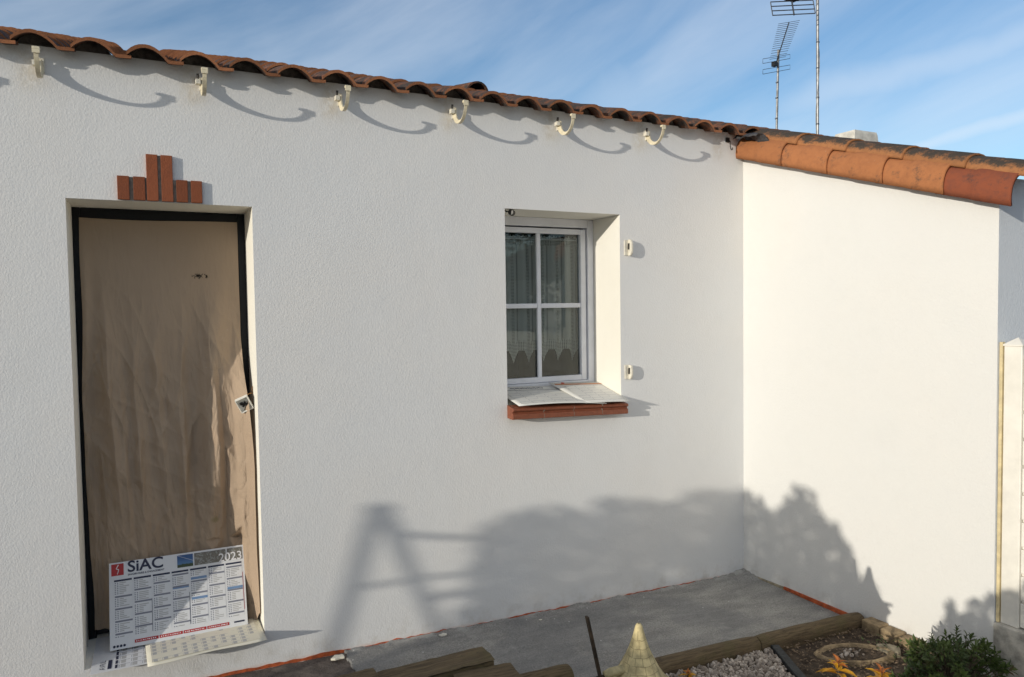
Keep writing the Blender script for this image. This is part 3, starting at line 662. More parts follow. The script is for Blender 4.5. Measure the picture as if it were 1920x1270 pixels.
# ------------------------------------------------------------------ dust sheet in the doorway
sheet = MB(); NU, NV = 260, 360
def gs(x, c, w_): return math.exp(-((x-c)/w_)**2)
def sm(a, b_, t):
    t = max(0, min(1, (t-a)/(b_-a))); return t*t*(3-2*t)
def zbot(u):
    l = .325+.03*mnoise.noise((u*30, 0, 0)) if u < .13 else None
    z = .46
    z = .33+(z-.33)*sm(.09, .17, u)
    z = z+(.235-z)*sm(.86, .93, u); z += .10*sm(.965, 1, u)
    return z
FOLDS = [(.10, .13, .045, .052, .08, .45), (.19, .07, .028, .026, .2, .55), (.28, .06, .034, .036, .12, .6), (.41, .08, .045, .046, .14, .6), (.53, .07, .032, .030, .2, .65), (.62, -.05, .026, .022, .12, .5)]
def sfn(u, v):
    zt = 2.350-.004*math.sin(u*5); z = zt-(zt-zbot(u))*v
    d = 1-(z-.3)/2.05                                  # 0 top, 1 bottom
    xl = .034-.012*sm(.1, .5, d)+.012*sm(.6, 1, d)+.006*mnoise.noise((0, z*3, 0)); xr = .752+.026*sm(.34, .62, d)+.006*sm(.8, 1, d)
    x = xl+(xr-xl)*u
    y = .298
    y -= .092*sm(.10, .50, d)*gs(u, .85-.13*d, .095)*(1-.65*sm(.62, .8, d))   # long fold catching the sun
    f_ = max(0, (u-.835)/.165); y -= .185*sm(.26, .50, d)*f_**.9+.012*sm(.4, .6, d)*math.sin(f_*14)*f_  # flap at the right edge
    for (c0, dr, w_, am, d0, d1) in FOLDS:
        q = (u-c0-dr*d)/w_; y -= am*(1-.75*sm(.60, .78, d))*sm(d0, d1, d)*math.exp(-abs(q)**1.5)*(1+.25*mnoise.noise((c0*50, z*3, 0)))
    y -= .016*sm(.0, .2, d)*gs(u, .02, .03)+.035*sm(.5, 1, d)*gs(u, .10, .05)
    y -= .022*sm(.6, .9, d)*gs(u, .33-.12*(d-.6), .035)
    y -= .018*sm(.12, .6, d)*(mnoise.fractal((u*8, z*.8, 2), 1, 2, 3))+.006*d*mnoise.fractal((u*18+z*3, z*5, 7), 1, 2, 3)
    card = .100+.138*(z-.286)/.38
    kd = sm(.06, .45, d)*(1-.5*sm(.62, .78, d))          # sharp little creases
    for (ax_, az_, sc_, am_) in ((1, .34, 8, .0085), (1, -.30, 9, .0085), (1, .10, 15, .0040), (.7, .9, 6, .0045)):
        rdg = 1-min(1, abs(mnoise.noise(((x*ax_+z*az_)*sc_, (z*ax_-x*az_)*sc_*.28, 11.7*sc_)))*3.2); y -= am_*kd*rdg*rdg
    lim = card+.018 if z < .70 else .268-1.0*(z-.70)
    y = max(y, lim-3*max(0, .115-x)-5*max(0, x-.722))
    return (x, min(y, .3325), z)
sheet.grid(sfn, NU, NV); so_ = sheet.build('dust_sheet', 'dust_sheet', smooth=True, recalc=False); tag(so_, 'brown painter dust sheet hanging in folds across the doorway', 'dust sheet')

# electrical box dangling from wires
M = Matrix.Translation((.742, .135, 1.417)) @ Euler((R(18), R(-24), R(-14))).to_matrix().to_4x4()
eb = empty('electrical_box', M=M); tag(eb, 'small white plastic box dangling from wires against the doorway sheet', 'electrical box')
b = MB(); W, H, D = .032, .038, .022
b.box((-W, 0, -H), (W, .004, H)); b.box((-W, -D, -H), (-W+.004, 0, H)); b.box((W-.004, -D, -H), (W, 0, H)); b.box((-W+.004, -D, H-.004), (W-.004, 0, H)); b.box((-W+.004, -D, -H), (W-.004, 0, -H+.004)); b.build('back_box', 'box_plastic', eb, bevel=.0015)
b = MB()
for (x, z, sx, sz) in ((-.012, .006, .007, .006), (-.004, -.004, .006, .007), (.006, .003, .005, .008), (.012, -.007, .007, .005), (-.010, -.010, .004, .004)): b.box((x-sx, -.010, z-sz), (x+sx, 0, z+sz))
b.build('terminal_block', 'black_plastic', eb)
b = MB(); Mi = M.inverted(); b.tube([Mi @ Vector(p) for p in ((.788, .160, 1.462), (.778, .150, 1.466), (.765, .142, 1.463), (.752, .138, 1.45))], .0022, 6); b.tube([Mi @ Vector(p) for p in ((.789, .160, 1.50), (.783, .156, 1.485), (.787, .158, 1.468))], .0018, 6); b.build('wire', 'copper_wire', eb)

# ------------------------------------------------------------------ calendar on the door step
def card_matrix(bl, br, tl):
    bl, br, tl = Vector(bl), Vector(br), Vector(tl); X = (br-bl).normalized(); Y = (tl-bl); Y = (Y-X*Y.dot(X)).normalized(); Z = X.cross(Y)
    return Matrix(((X.x, Y.x, Z.x, bl.x), (X.y, Y.y, Z.y, bl.y), (X.z, Y.z, Z.z, bl.z), (0, 0, 0, 1)))
CM = card_matrix((.104, .100, .286), (.724, .100, .281), (.1045, .238, .666))
CW, CH = .620, .402
cal = empty('wall_calendar', M=CM); tag(cal, 'large white wall calendar card with red logo leaning against the doorway sheet', 'calendar')
E_ = .0012
b = MB(); b.box((0, 0, -.003), (CW, CH, 0)); b.build('card', 'card_white', cal, bevel=.0008)
def rects(name, m, rs, parent, e=E_):
    b = MB()
    for (x0, y0, x1, y1) in rs: b.box((x0, y0, .0001), (x1, y1, e))
    return b.build(name, m, parent)
fx = lambda t: t*CW
fy = lambda t: CH*(1-t)
rects('logo', 'ink_red', [(fx(.016), fy(.155), fx(.102), fy(.018))], cal)
b = MB(); zz = E_+.0006
for (p, q, w_) in (((.066, .03), (.050, .075), .0022), ((.050, .075), (.068, .085), .0020), ((.068, .085), (.058, .14), .0016)):
    a, c = Vector((fx(p[0]), fy(p[1]), zz)), Vector((fx(q[0]), fy(q[1]), zz)); n_ = (c-a).normalized(); s_ = Vector((-n_.y, n_.x, 0))*w_
    b.quad(a+s_, c+s_*.7, c-s_*.7, a-s_)
b.build('logo_flash', 'ink_white', cal)
text_mesh('lettering', 'SiAC', .074, (fx(.128), fy(.130), E_), 'ink_navy', cal, .0014, sx=1.06)
text_mesh('lettering', 'SAVOIR-FAIRE & ENGAGEMENT', .0125, (fx(.130), fy(.172), E_), 'ink_navy', cal, .0002, sx=.93)
text_mesh('lettering', '2023', .058, (fx(.800), fy(.172), E_+.0016), 'ink_white', cal, .0005)
def pic(name, m, x0, x1):
    b = MB(); b.box((0, 0, .0001), (fx(x1-x0), CH*.150, E_)); o = b.build(name, m, cal); o.location = (fx(x0), fy(.172), 0); return o
pic('picture', 'photo_sky', .488, .606); pic('picture', 'photo_town', .616, .858); pic('picture', 'photo_town', .868, .986)
def cells(name, mats, xs, ys, fn, parent, zf):
    """one printed sheet: a grid of cells, each with its own ink"""
    b = MB(); nx = len(xs)
    for y in ys:
        for x in xs: b.v.append(Vector((x, y, zf(x, y))))
    for j in range(len(ys)-1):
        for i in range(nx-1): b.cur = fn(i, j); b.face((j*nx+i, j*nx+i+1, (j+1)*nx+i+1, (j+1)*nx+i))
    return b.build(name, mats, parent, recalc=False)
offs = [.165, .115, .075, .015, .125, .065, .020]; HOL = {3: [.39], 4: [.31, .55], 6: [.50]}
for c in range(7):
    x0 = .034+c*.1365; x1 = x0+.124; yt = .205; rows = []      # rows: (top, bottom, kind)
    wk = []; y = yt+.022+offs[c]
    while y < .86: wk.append(y); y += .142
    ev = [(yt, yt+.022, 'head')]+[(y, y+.020, 'week') for y in wk]+[(y, y+.030, 'hol') for y in HOL.get(c, [])]
    for d in range(31):
        y = yt+.033+d*.0205
        if not any(a_-.012 < y < b_+.003 for a_, b_, k_ in ev): ev.append((y, y+.0105, 'day'))
    ev.sort(); ys_ = []; kinds = []; last = yt
    for a_, b_, k_ in ev:
        a_ = max(a_, last)
        if b_ <= a_+.0005: continue
        if a_ > last+1e-6: ys_.append(last); kinds.append('gap')
        ys_.append(a_); kinds.append(k_); last = b_
    ys_.append(last)
    xs_ = [x0, x0+.004, x0+.013, x0+.020, x0+.029, x0+.036, x0+.066, x0+.084, x0+.104, x1]
    lens = [random.randint(1, 3) for _ in kinds]
    def ink(i, j):
        k_ = kinds[j]
        if k_ == 'head': return 1
        if k_ == 'week': return 2 if i > 0 else 0
        if k_ == 'hol': return 3 if i > 0 else 0
        if k_ == 'day': return 4 if i in (1, 3) else (5 if 5 <= i < 5+lens[j] else 0)
        return 0
    cells('month_column', ['card_white', 'ink_navy', 'ink_grey', 'ink_blue', 'ink_grey', 'ink_faint'], [fx(q) for q in xs_], [fy(q) for q in ys_], ink, cal, lambda x, y: .0008)
    if c in (1, 3): rects('side_rule', 'ink_navy', [(fx(x1+.001), fy(.86), fx(x1+.004), fy(.48))], cal, .0010)
rects('side_rule', 'ink_red', [(fx(.980), fy(.80), fx(.983), fy(.34))], cal, .0008)
for i in range(4):
    x0 = .170+i*.1735; o = rects('footer_bar', 'ink_red', [(fx(x0), fy(.957), fx(x0+.166), fy(.922))], cal)
    xs_ = [x0+.010]
    while xs_[-1] < x0+.148: xs_.append(xs_[-1]+random.uniform(.003, .009))
    cells('footer_text', ['ink_red', 'ink_white'], [fx(q) for q in xs_], [fy(.946), fy(.934)], lambda i, j: (i+1) % 2, o, lambda x, y: E_+.0004)
for k in range(4):
    b = MB(); b.tube([(fx(.030+.023*k), fy(.962), .0001), (fx(.030+.023*k), fy(.962), E_)], .0058, 14); b.build('social_icon', 'ink_navy', cal)
rects('corner_mark', 'ink_navy', [(fx(.895), fy(.945), fx(.975), fy(.926))], cal)

# old calendar sheets used to cover the step
def print_table(parent, x0, y0, x1, y1, nx, ny, m, e, seed, jag=.9, zf=None):
    rg = random.Random(seed); xs_ = []; ys_ = []
    for i in range(nx):
        a_ = x0+(x1-x0)*i/nx; w_ = (x1-x0)/nx; xs_ += [a_, a_+.0020, a_+.006, a_+w_*.55, a_+w_-.004]
    for j in range(ny):
        a_ = y0+(y1-y0)*j/ny; h_ = (y1-y0)/ny; ys_ += [a_, a_+.003, a_+h_-.0085, a_+h_-.006]
    xs_.append(x1); ys_.append(y1); on = [[rg.random() for _ in xs_] for _ in ys_]
    def ink(i, j):
        if on[j//4][i//5] > jag: return 0
        if j % 4 == 2 and 1 <= i % 5 <= 3: return 1
        if i % 5 == 0 and j % 4 == 1: return 1
        if j % 4 == 1 and i % 5 == 2: return 2
        return 0
    return cells('printed_table', [m[0], m[1], m[2]], xs_, ys_, ink, parent, zf or (lambda x, y: e))
S1 = card_matrix((.262, -.118, .268), (.790, -.098, .268), (.252, .13, .281)); ob = empty('cover_sheet', M=S1); tag(ob, 'yellowed old calendar sheet lying flat on the door step under the leaning calendar', 'card sheet')
b = MB(); b.grid(lambda u, v: (.526*u, .275*v-.006*(u > 0)*math.sin(u*9), .0035+.002*math.sin(u*3.1)*(1-v)-.002*(1-v)*(1-u)), 14, 6); b.build('card', 'card_cream', ob, smooth=True, solid=.002)
print_table(ob, .02, .02, .50, .26, 11, 7, ('card_cream', 'ink_faint', 'ink_faint'), 0, 3, .75, lambda x, y: .0048+.0035*math.sin(x/.526*3.1)*(1-y/.275)+.0012)
S2 = card_matrix((.030, -.060, .266), (.270, -.066, .266), (.030, .31, .282)); ob = empty('cover_sheet', M=S2); tag(ob, 'grimy calendar sheet with side lettering lying at the left end of the door step', 'card sheet')
b = MB(); b.box((0, -.01, -.0005), (.36, .36, .0012)); b.build('card', 'card_white', ob, bevel=.0005)
print_table(ob, .115, .0, .355, .24, 5, 6, ('card_white', 'ink_grey', 'ink_faint'), .0018, 5, .95)
for k in range(5): rects('month_tab', 'ink_navy', [(.098, .005+k*.042, .108, .038+k*.042)], ob, .0022)
rects('side_band', 'ink_navy', [(.068, .010, .084, .095)], ob, .0022)
o = text_mesh('lettering', 'AVRIL', .034, (.058, .010, .0016), 'ink_navy', ob, .0001); o.rotation_euler = (0, 0, R(90))

# cards on the window sill
S3 = card_matrix((2.205, -.094, 1.309), (2.990, -.104, 1.284), (2.200, .290, 1.392)); ob = empty('sill_card', M=S3); tag(ob, 'wide printed card covering the left of the window sill', 'card sheet')
b = MB(); b.grid(lambda u, v: (-.002+.60*u, .385*v, .002+.012*math.sin(u*3.1)*(1-v)+.010*(1-v)*(1-u)), 14, 8); b.build('card', 'card_sill', ob, smooth=True, solid=.002)
b = MB()
for (p0, p1, n_) in (((.10, .335), (.33, .335), 14), ((.44, .335), (.53, .335), 5)):
    pts = [(p0[0]+(p1[0]-p0[0])*k/(n_*3), .335+.007*math.sin(k*2.1)+.004*math.sin(k*.9), .006) for k in range(n_*3+1)]; b = MB(); b.tube(pts, .0022, 4); b.build('handwriting', 'ink_navy', ob)
rects('header_rule', 'ink_navy', [(.0, .296, .52, .300)], ob, .0075)
print_table(ob, .03, .03, .56, .28, 7, 6, ('card_sill', 'ink_grey', 'card_sill'), 0, 4, .85, lambda x, y: .0042+.012*math.sin((x+.002)/.6*3.1)*(1-y/.385)+.010*(1-y/.385)*(1-(x+.002)/.6))
S4 = card_matrix((2.640, -.098, 1.298), (2.978, -.104, 1.284), (2.565, .280, 1.394)); ob = empty('sill_card', M=S4); tag(ob, 'printed card with orange header band covering the right of the window sill', 'card sheet')
b = MB(); b.grid(lambda u, v: ((.012-.055*v)+(.328+.078*v)*u, .383*v, .0085+.004*math.sin(u*3)*(1-v)), 8, 6); b.build('card', 'card_sill', ob, smooth=True, solid=.002)
zf4 = lambda x, y: .0115+.004*math.sin(x/.36*3)*(1-y/.383)
b = MB(); b.quad((-.02, .330, .0115), (.36, .330, .0115), (.36, .350, .0115), (-.02, .350, .0115)); b.build('header_band', 'ink_orange', ob)
b = MB(); b.tube([(.05, .362, .0095), (.05, .362, .0125)], .012, 10); b.build('emblem', 'ink_red', ob)
print_table(ob, .03, .04, .31, .31, 4, 6, ('card_sill', 'ink_grey', 'card_sill'), 0, 9, .85, zf4)

# ------------------------------------------------------------------ timber edging, steps and garden things
def log_piece(x0, x1, y, z0, z1, r, label, end_round=False, h=.16):
    """imitation timber edging: rounded top on a flat faced board"""
    root = empty('edging_log', ((x0+x1)/2, y, (z0+z1)/2-r)); tag(root, label, 'garden edging', 'timber edging beside the paved strip')
    b = MB(); n = 9; N = max(4, int((x1-x0)/.05)); base = len(b.v); prof = [(-r*.94, -h)]+[(-r*math.cos(math.pi*k/n), r*math.sin(math.pi*k/n)) for k in range(n+1)]+[(r*.94, -h)]; m = len(prof)
    for j in range(N+1):
        t = j/N; x = x0+(x1-x0)*t; zc = z0+(z1-z0)*t-r; ef = 1-.10*(1-min(1, min(t, 1-t)*N/1.2))
        for (yy, zz) in prof:
            k = 1+.05*mnoise.noise((x*9, yy*20, zz*20)); b.v.append(Vector((x, y+yy*k*ef, zc+(zz*k*ef if zz > 0 else zz)))-root.location)
    for j in range(N):
        for i in range(m-1): b.face((base+j*m+i, base+(j+1)*m+i, base+(j+1)*m+i+1, base+j*m+i+1))
    b.face([base+i for i in range(m)]); b.face([base+N*m+i for i in range(m)][::-1]); b.build('log_body', 'old_timber', root, smooth=False, bevel=.004)
    return root
log_piece(3.17, 3.985, -.955, .112, .076, .047, 'right hand piece of brown timber edging running to the white side wall')
log_piece(2.30, 3.165, -.955, .150, .113, .047, 'middle piece of brown timber edging behind the stone windmill ornament')
log_piece(1.62, 2.035, -.90, .215, .205, .055, 'short round ended timber edging left of the windmill sail', h=.24)
def plank(x0, x1, y0, y1, z, th, label, rot=0):
    root = empty('timber_plank', ((x0+x1)/2, (y0+y1)/2, z-th)); root.rotation_euler = (0, 0, rot); tag(root, label, 'plank', 'old timber planks by the paving')
    b = MB(); L_, W_ = (x1-x0)/2, (y1-y0)/2; N = 12
    b.grid(lambda u, v: (-L_+2*L_*u+.006*mnoise.noise((u*5, v*9, 1)), -W_+2*W_*v+.006*mnoise.noise((u*9, v, 4)), th+.004*mnoise.noise((u*8, v*4, z))), 16, 5)
    b.box((-L_+.004, -W_+.004, 0), (L_-.004, W_-.004, th-.008)); b.build('plank_body', 'old_timber', root, recalc=False)
    # boards that carry the plank
    b = MB(); b.box((-L_+.03, W_-.05, -z+th-.02), (L_-.04, W_-.02, -.002)); b.build('support_board', 'sail_wood', root)
    return root
plank(1.125, 1.610, -.985, -.845, .362, .045, 'long mossy timber plank lying along the paved strip')
plank(1.40, 1.66, -1.17, -.99, .345, .06, 'short timber block lying in front of the long mossy plank', R(-8))
plank(.86, 1.105, -.98, -.86, .392, .04, 'weathered timber end at the left of the long mossy plank')

# edging blocks along the side wall
for i, (ya, yb) in enumerate(((-1.012, -1.125), (-1.129, -1.235), (-1.239, -1.345), (-1.349, -1.46))):
    b = MB(); z0 = .066-.006*i; b.box((3.925, yb, -.06), (XC-.004, ya, z0)); o = b.build('edging_block', 'stone_tan', bevel=.008)
    tag(o, ['first tan edging block, next to the timber edging, at the side wall foot', 'second tan edging block from the timber edging at the side wall foot', 'sunlit tan edging block beside the green shrub', 'last tan edging block, behind the green shrub'][i], 'edging block', 'edging blocks at the side wall foot')

# slate board between gravel and soil
b = MB(); a, c = Vector((3.245, -1.01, 0)), Vector((2.94, -1.66, 0)); n_ = (c-a).normalized(); s_ = Vector((-n_.y, n_.x, 0))*.022
b.prism([a+s_+Vector((0, 0, -.05)), a-s_+Vector((0, 0, -.05)), a-s_+Vector((0, 0, .070)), a+s_+Vector((0, 0, .070))], c-a); o = b.build('slate_edging', 'slate_board', bevel=.004); tag(o, 'dark slate board dividing the pebbles from the bare soil', 'edging board')

# pebbles
pb = MB(); rg = random.Random(5)
def pebble(b, p, r):
    b.r = rg.random(); base = len(b.v); e = Euler((rg.uniform(0, 6), rg.uniform(0, 6), rg.uniform(0, 6))).to_matrix(); sc = Vector((r*rg.uniform(.9, 1.5), r*rg.uniform(.7, 1.1), r*rg.uniform(.4, .8)))
    V = [(0, 0, 1), (0, 0, -1)]+[(math.cos(k*math.pi/3), math.sin(k*math.pi/3), .45) for k in range(6)]+[(math.cos((k+.5)*math.pi/3), math.sin((k+.5)*math.pi/3), -.45) for k in range(6)]
    for v in V:
        q = Vector(v)*rg.uniform(.8, 1.1); b.v.append(Vector(p)+e @ Vector((q.x*sc.x, q.y*sc.y, q.z*sc.z)))
    for k in range(6):
        k2 = (k+1) % 6; b.face((base, base+2+k, base+2+k2)); b.face((base+1, base+8+k2, base+8+k)); b.face((base+2+k, base+8+k, base+2+k2)); b.face((base+2+k2, base+8+k, base+8+k2))
n = 0
while n < 4200:
    y = rg.uniform(-1.75, -1.0); x = rg.uniform(2.3, 3.40); edge = 3.245+(y+1.01)*(.305/.65)-.035
    if x > edge: continue
    r = rg.choice((.007, .009, .011, .014)); pebble(pb, (x, y, soil_z(x)+rg.uniform(.004, .022)), r); n += 1
tag(pb.build('pebbles', 'pebble', recalc=True), kind='stuff', label='bed of pale grey pebbles between the timber edging and the slate board', cat='pebbles')

# low stone dish with a pointed rim, filled with soil
dish = empty('stone_dish', (3.60, -1.22, .004)); tag(dish, 'low tan fish shaped stone dish filled with soil, lying on the bare earth', 'garden dish')
dirL = Vector((.90, -.42, 0)).normalized(); dirW = Vector((-dirL.y, dirL.x, 0))
def outline(t, k=1.):
    a = 2*math.pi*t; c = math.cos(a); s_ = math.sin(a)
    l = .215*c*k; w_ = .105*k*s_*(1-.30*abs(c)**2.2)*(1 if c < .75 else 1+.5*(c-.75)*4*.5)
    return dirL*l+dirW*w_
b = MB(); n = 56; rim = []
for k in range(n):
    t = k/n; o_ = outline(t); i_ = outline(t, .80); j = .006*mnoise.noise((math.cos(6.28*t)*3, math.sin(6.28*t)*3, 0))
    for p, z in ((outline(t, 1.04), -.02), (o_, .024+j), (outline(t, .95), .034+j), (outline(t, .87), .030+j), (i_, .016), (outline(t, .7), .010)): b.v.append(Vector((p.x, p.y, z)))
for k in range(n):
    for q in range(5): b.face((6*k+q, 6*((k+1) % n)+q, 6*((k+1) % n)+q+1, 6*k+q+1))
b.build('rim', 'stone_tan', dish, smooth=True)
b = MB(); b.grid(lambda u, v: tuple((outline(u, .80*v)*1)[:2])+(.018+.010*mnoise.fractal((u*9, v*6, 0), 1, 2, 3)*v,), 48, 8); b.build('dish_soil', 'garden_soil', dish, recalc=False)
b = MB()
for k in range(26): p = outline(rg.random(), rg.uniform(.05, .5)); pebble(b, (p.x-.02, p.y+.01, .024), rg.choice((.006, .009, .012)))
b.build('stone_chips', 'pebble', dish)
b = MB()
for k in range(14): b.leaf((rg.uniform(.05, .16)*dirL.x, rg.uniform(.05, .16)*dirL.y-.02, .03), (rg.uniform(-1, 1), rg.uniform(-1, 1), .1), (0, 0, 1), .03, .018)
# one pale flat stone right of the dish
b = MB(); st = [(3.80, -1.20), (3.86, -1.235), (3.875, -1.29), (3.82, -1.335), (3.76, -1.31), (3.745, -1.245)]
b.prism([(x, y, -.01) for x, y in st], (0, 0, .042)); tag(b.build('flat_stone', 'stone_light', bevel=.01), 'pale flat stone lying between the fish shaped dish and the green shrub', 'stone')

# loose litter on the soil
b = MB()
for k in range(1100):
    x, y = rg.uniform(3.05, 3.95), rg.uniform(-1.75, -1.0)
    if x < 3.30+(y+1.01)*.40: continue
    b.r = rg.random(); a = rg.uniform(0, 6.28); b.leaf((x, y, soil_z(x)+.014), (math.cos(a), math.sin(a), rg.uniform(-.1, .3)), (rg.uniform(-.4, .4), rg.uniform(-.4, .4), 1), rg.uniform(.008, .030), rg.uniform(.003, .012))
tag(b.build('leaf_litter', 'dry_leaf', recalc=False), 'dry leaf scraps scattered on the bare soil', 'leaf litter', kind='stuff')
# chips of white render left on the ground
rgc = random.Random(3)
for (x, y, r, lb) in ((1.14, -.075, .040, 'large white flake of render lying on the brown gravel near the door'), (1.73, -.05, .026, 'white render crumb stuck to the paving at the wall foot'), (2.32, -.10, .012, 'tiny white render chip on the paving left of the windmill sail')):
    b = MB(); n = 9
    P = [(math.cos(k*6.283/n)*r*rgc.uniform(.6, 1.1), math.sin(k*6.283/n)*r*rgc.uniform(.35, .8), 0) for k in range(n)]
    b.prism(P, (0, 0, r*.28)); o = b.build('render_chip', 'cream_block', bevel=.002); o.location = (x, y, pave_z(x)+.002); tag(o, lb, 'render chip', 'white render chips on the ground')

# ------------------------------------------------------------------ stone windmill ornament
wm = empty('windmill_ornament', (1.805, -1.755, .02)); tag(wm, 'small stone garden windmill with pale conical roof and dark wooden sails', 'garden ornament')
ZB = .02
b = MB(); b.lathe([(0, 0), (.135, 0), (.130, .05), (.112, .50), (.110, .535), (0, .535)], n=32, jitter=.02); b.build('tower', 'ornament_stone', wm, smooth=True)
prof = [(.003, .757), (.008, .756), (.0125, .748), (.016, .735), (.024, .705), (.034, .675), (.045, .650), (.056, .628), (.068, .605), (.084, .580), (.105, .555), (.130, .535), (.135, .525), (.120, .52)]
b = MB(); b.lathe([(r, z) for r, z in prof], n=40, jitter=.012); roof_ = b.build('conical_roof', 'ornament_stone', wm, smooth=True)
def rad(z):
    for (r0, z0), (r1, z1) in zip(prof, prof[1:]):
        if z1 <= z <= z0: return r0+(r1-r0)*(z0-z)/(z0-z1) if z0 != z1 else r0
    return .13
b = MB()
rows = [.735, .705, .678, .652, .628, .604, .580, .556]
for i, z in enumerate(rows):     # carved courses and joints
    if i: b.tube([((rad(z)-.0002)*math.cos(t*.2618), (rad(z)+.0005)*math.sin(t*.2618), z+.0015*math.sin(t*1.7)) for t in range(25)], .0009, 4, caps=False)
    if i < len(rows)-1:
        nj = 5+2*i
        for k in range(nj):
            t = 6.283*(k+.5*(i % 2))/nj+.1*rgc.random(); z2 = rows[i+1]; b.tube([((rad(zz)-.0002)*math.cos(t), (rad(zz)-.0002)*math.sin(t), zz) for zz in (z, (z+z2)/2, z2)], .0008, 4)
b.build('carved_joint', 'ornament_joint', roof_)
AX = Vector((-.99, .09, 0)).normalized(); PX = Vector((.09, .99, 0)).normalized(); HZ = .605
b = MB(); b.tube([AX*.03+Vector((0, 0, HZ)), AX*.115+Vector((0, 0, HZ)), AX*.14+Vector((0, 0, HZ-.002))], [.017, .015, .010], 12); b.build('axle', 'ornament_stone', wm, smooth=True)
HUB = AX*.152+Vector((0, 0, HZ-.014))
b = MB(); b.tube([HUB-AX*.02, HUB+AX*.012], .011, 8); b.build('hub', 'sail_wood', wm)
for k in range(4):
    d = (Vector((0, 0, 1)), PX, -Vector((0, 0, 1)), -PX)[k]; e = (PX, -Vector((0, 0, 1)), -PX, Vector((0, 0, 1)))[k]
    if k == 1: d = (PX*.80-Vector((0, 0, .42))).normalized()
    if k == 3: d = (-PX*.95+Vector((0, 0, .10))).normalized()
    if k == 0: d = (d+AX*.20+PX*.05).normalized()
    b = MB(); b.prism([HUB+e*.0085-AX*.004, HUB-e*.0085-AX*.004, HUB-e*.0085+AX*.006, HUB+e*.0085+AX*.006], d*.225); o = b.build('sail', 'sail_wood', wm, bevel=.002)
    if k:
        if k in (1, 3): e = Vector((0, 0, -1))
        b = MB(); b.prism([HUB+d*.045+e*.006, HUB+d*.200+e*.006, HUB+d*.200+e*.070, HUB+d*.045+e*.060] if k in (1, 3) else [HUB+d*.055+e*.010, HUB+d*.215+e*.010, HUB+d*.215+e*.060, HUB+d*.055+e*.052], AX*.006); b.build('sail_board', 'sail_wood', o)

# ------------------------------------------------------------------ plants
def shrub(name, c, rx, ry, h, ntw, label, cat, seed, mat='shrub_leaf'):
    rg = random.Random(seed); root = empty(name, (c[0], c[1], c[2])); tag(root, label, cat)
    tw = MB(); lf = MB()
    for k in range(ntw):
        a = rg.uniform(0, 6.283); q = rg.random()**.5; zz = h*(1-.72*q**2.2)*rg.uniform(.62, 1.08)
        tip = Vector((rx*q*math.cos(a), ry*q*math.sin(a), zz)); mid = Vector((tip.x*.35, tip.y*.35, zz*.5))+Vector((rg.uniform(-.02, .02), rg.uniform(-.02, .02), 0))
        tw.tube([(tip.x*.1, tip.y*.1, 0), mid, tip], [.004, .003, .0015], 4, caps=False)
        ax = (tip-mid).normalized(); nl = rg.randint(7, 14); tone = rg.random()**1.3; big = rg.uniform(.75, 1.35)
        for i in range(nl):
            f = i/nl; pos = tip-ax*(.055*(1-f)); t = i*2.4+a; s1 = ax.orthogonal().normalized(); s2 = ax.cross(s1); out_ = s1*math.cos(t)+s2*math.sin(t)
            d = out_*(1.0-.55*f)+ax*(.35+.8*f); lf.r = min(1, max(0, tone*.72+rg.uniform(-.1, .25))); lf.leaf(pos, d, ax, big*rg.uniform(.026, .046)*(1-.2*f), big*rg.uniform(.010, .015), .3, .35)
        for i in range(6):   # lower leaves
            f = rg.uniform(.2, .8); pos = mid.lerp(tip, f); out_ = Vector((rg.uniform(-1, 1), rg.uniform(-1, 1), rg.uniform(-.2, .8))); lf.r = rg.uniform(0, .35); lf.leaf(pos, out_, (0, 0, 1), rg.uniform(.022, .038), .012, .3, .3)
    tw.build('twig', 'bark', root); lf.build('foliage', mat, root, recalc=False); return root
shrub('shrub', (3.66, -1.72, 0), .33, .25, .31, 135, 'dense low green shrub with whorled leaves in front of the white side wall', 'shrub', 11)
def golden(c, h, s, label, seed):
    rg = random.Random(seed); root = empty('golden_plant', c); tag(root, label, 'plant', 'golden leaved plants in the bed')
    b = MB(); b.tube([(0, 0, -.10), (0, .0, h*.6), (.004, 0, h)], [.004, .003, .002], 6); b.build('stem', 'bark', root)
    b = MB()
    for i in range(14):
        f = i/14; a = i*2.4+seed+rg.uniform(-.3, .3); d = Vector((math.cos(a), math.sin(a), .1+1.0*f+rg.uniform(-.2, .2))); b.r = .05+.6*rg.random() if i < 9 else .95; b.leaf((0, 0, h*(.62+.36*f)), d, (rg.uniform(-.3, .3), rg.uniform(-.3, .3), 1), s*(1-.62*f)*rg.uniform(.75, 1.1), s*.38*(1-.55*f), .22, rg.uniform(.3, .9))
    b.build('foliage', 'golden_leaf', root, recalc=False); return root
golden((3.163, -1.476, .03), .175, .095, 'golden yellow leaved plant in front of the fish shaped dish', 2)
golden((3.276, -1.618, .02), .180, .095, 'golden orange leaved plant between the dish and the green shrub', 4)
golden((2.601, -1.073, .05), .055, .05, 'small reddish seedling at the left edge of the pebbles', 6)
b = MB(); rgw = random.Random(8)
for k in range(70):
    x, y = rgw.uniform(3.72, 3.96), rgw.uniform(-1.42, -1.16); b.r = rgw.random(); a = rgw.uniform(0, 6.28); b.leaf((x, y, .01+rgw.uniform(0, .04)), (math.cos(a), math.sin(a), rgw.uniform(.1, 1)), (0, 0, 1), rgw.uniform(.015, .035), .010, .2, .3)
tag(b.build('ground_cover', 'weed_leaf', recalc=False), 'low weedy green and purple leaves by the edging blocks', 'ground cover', kind='stuff')

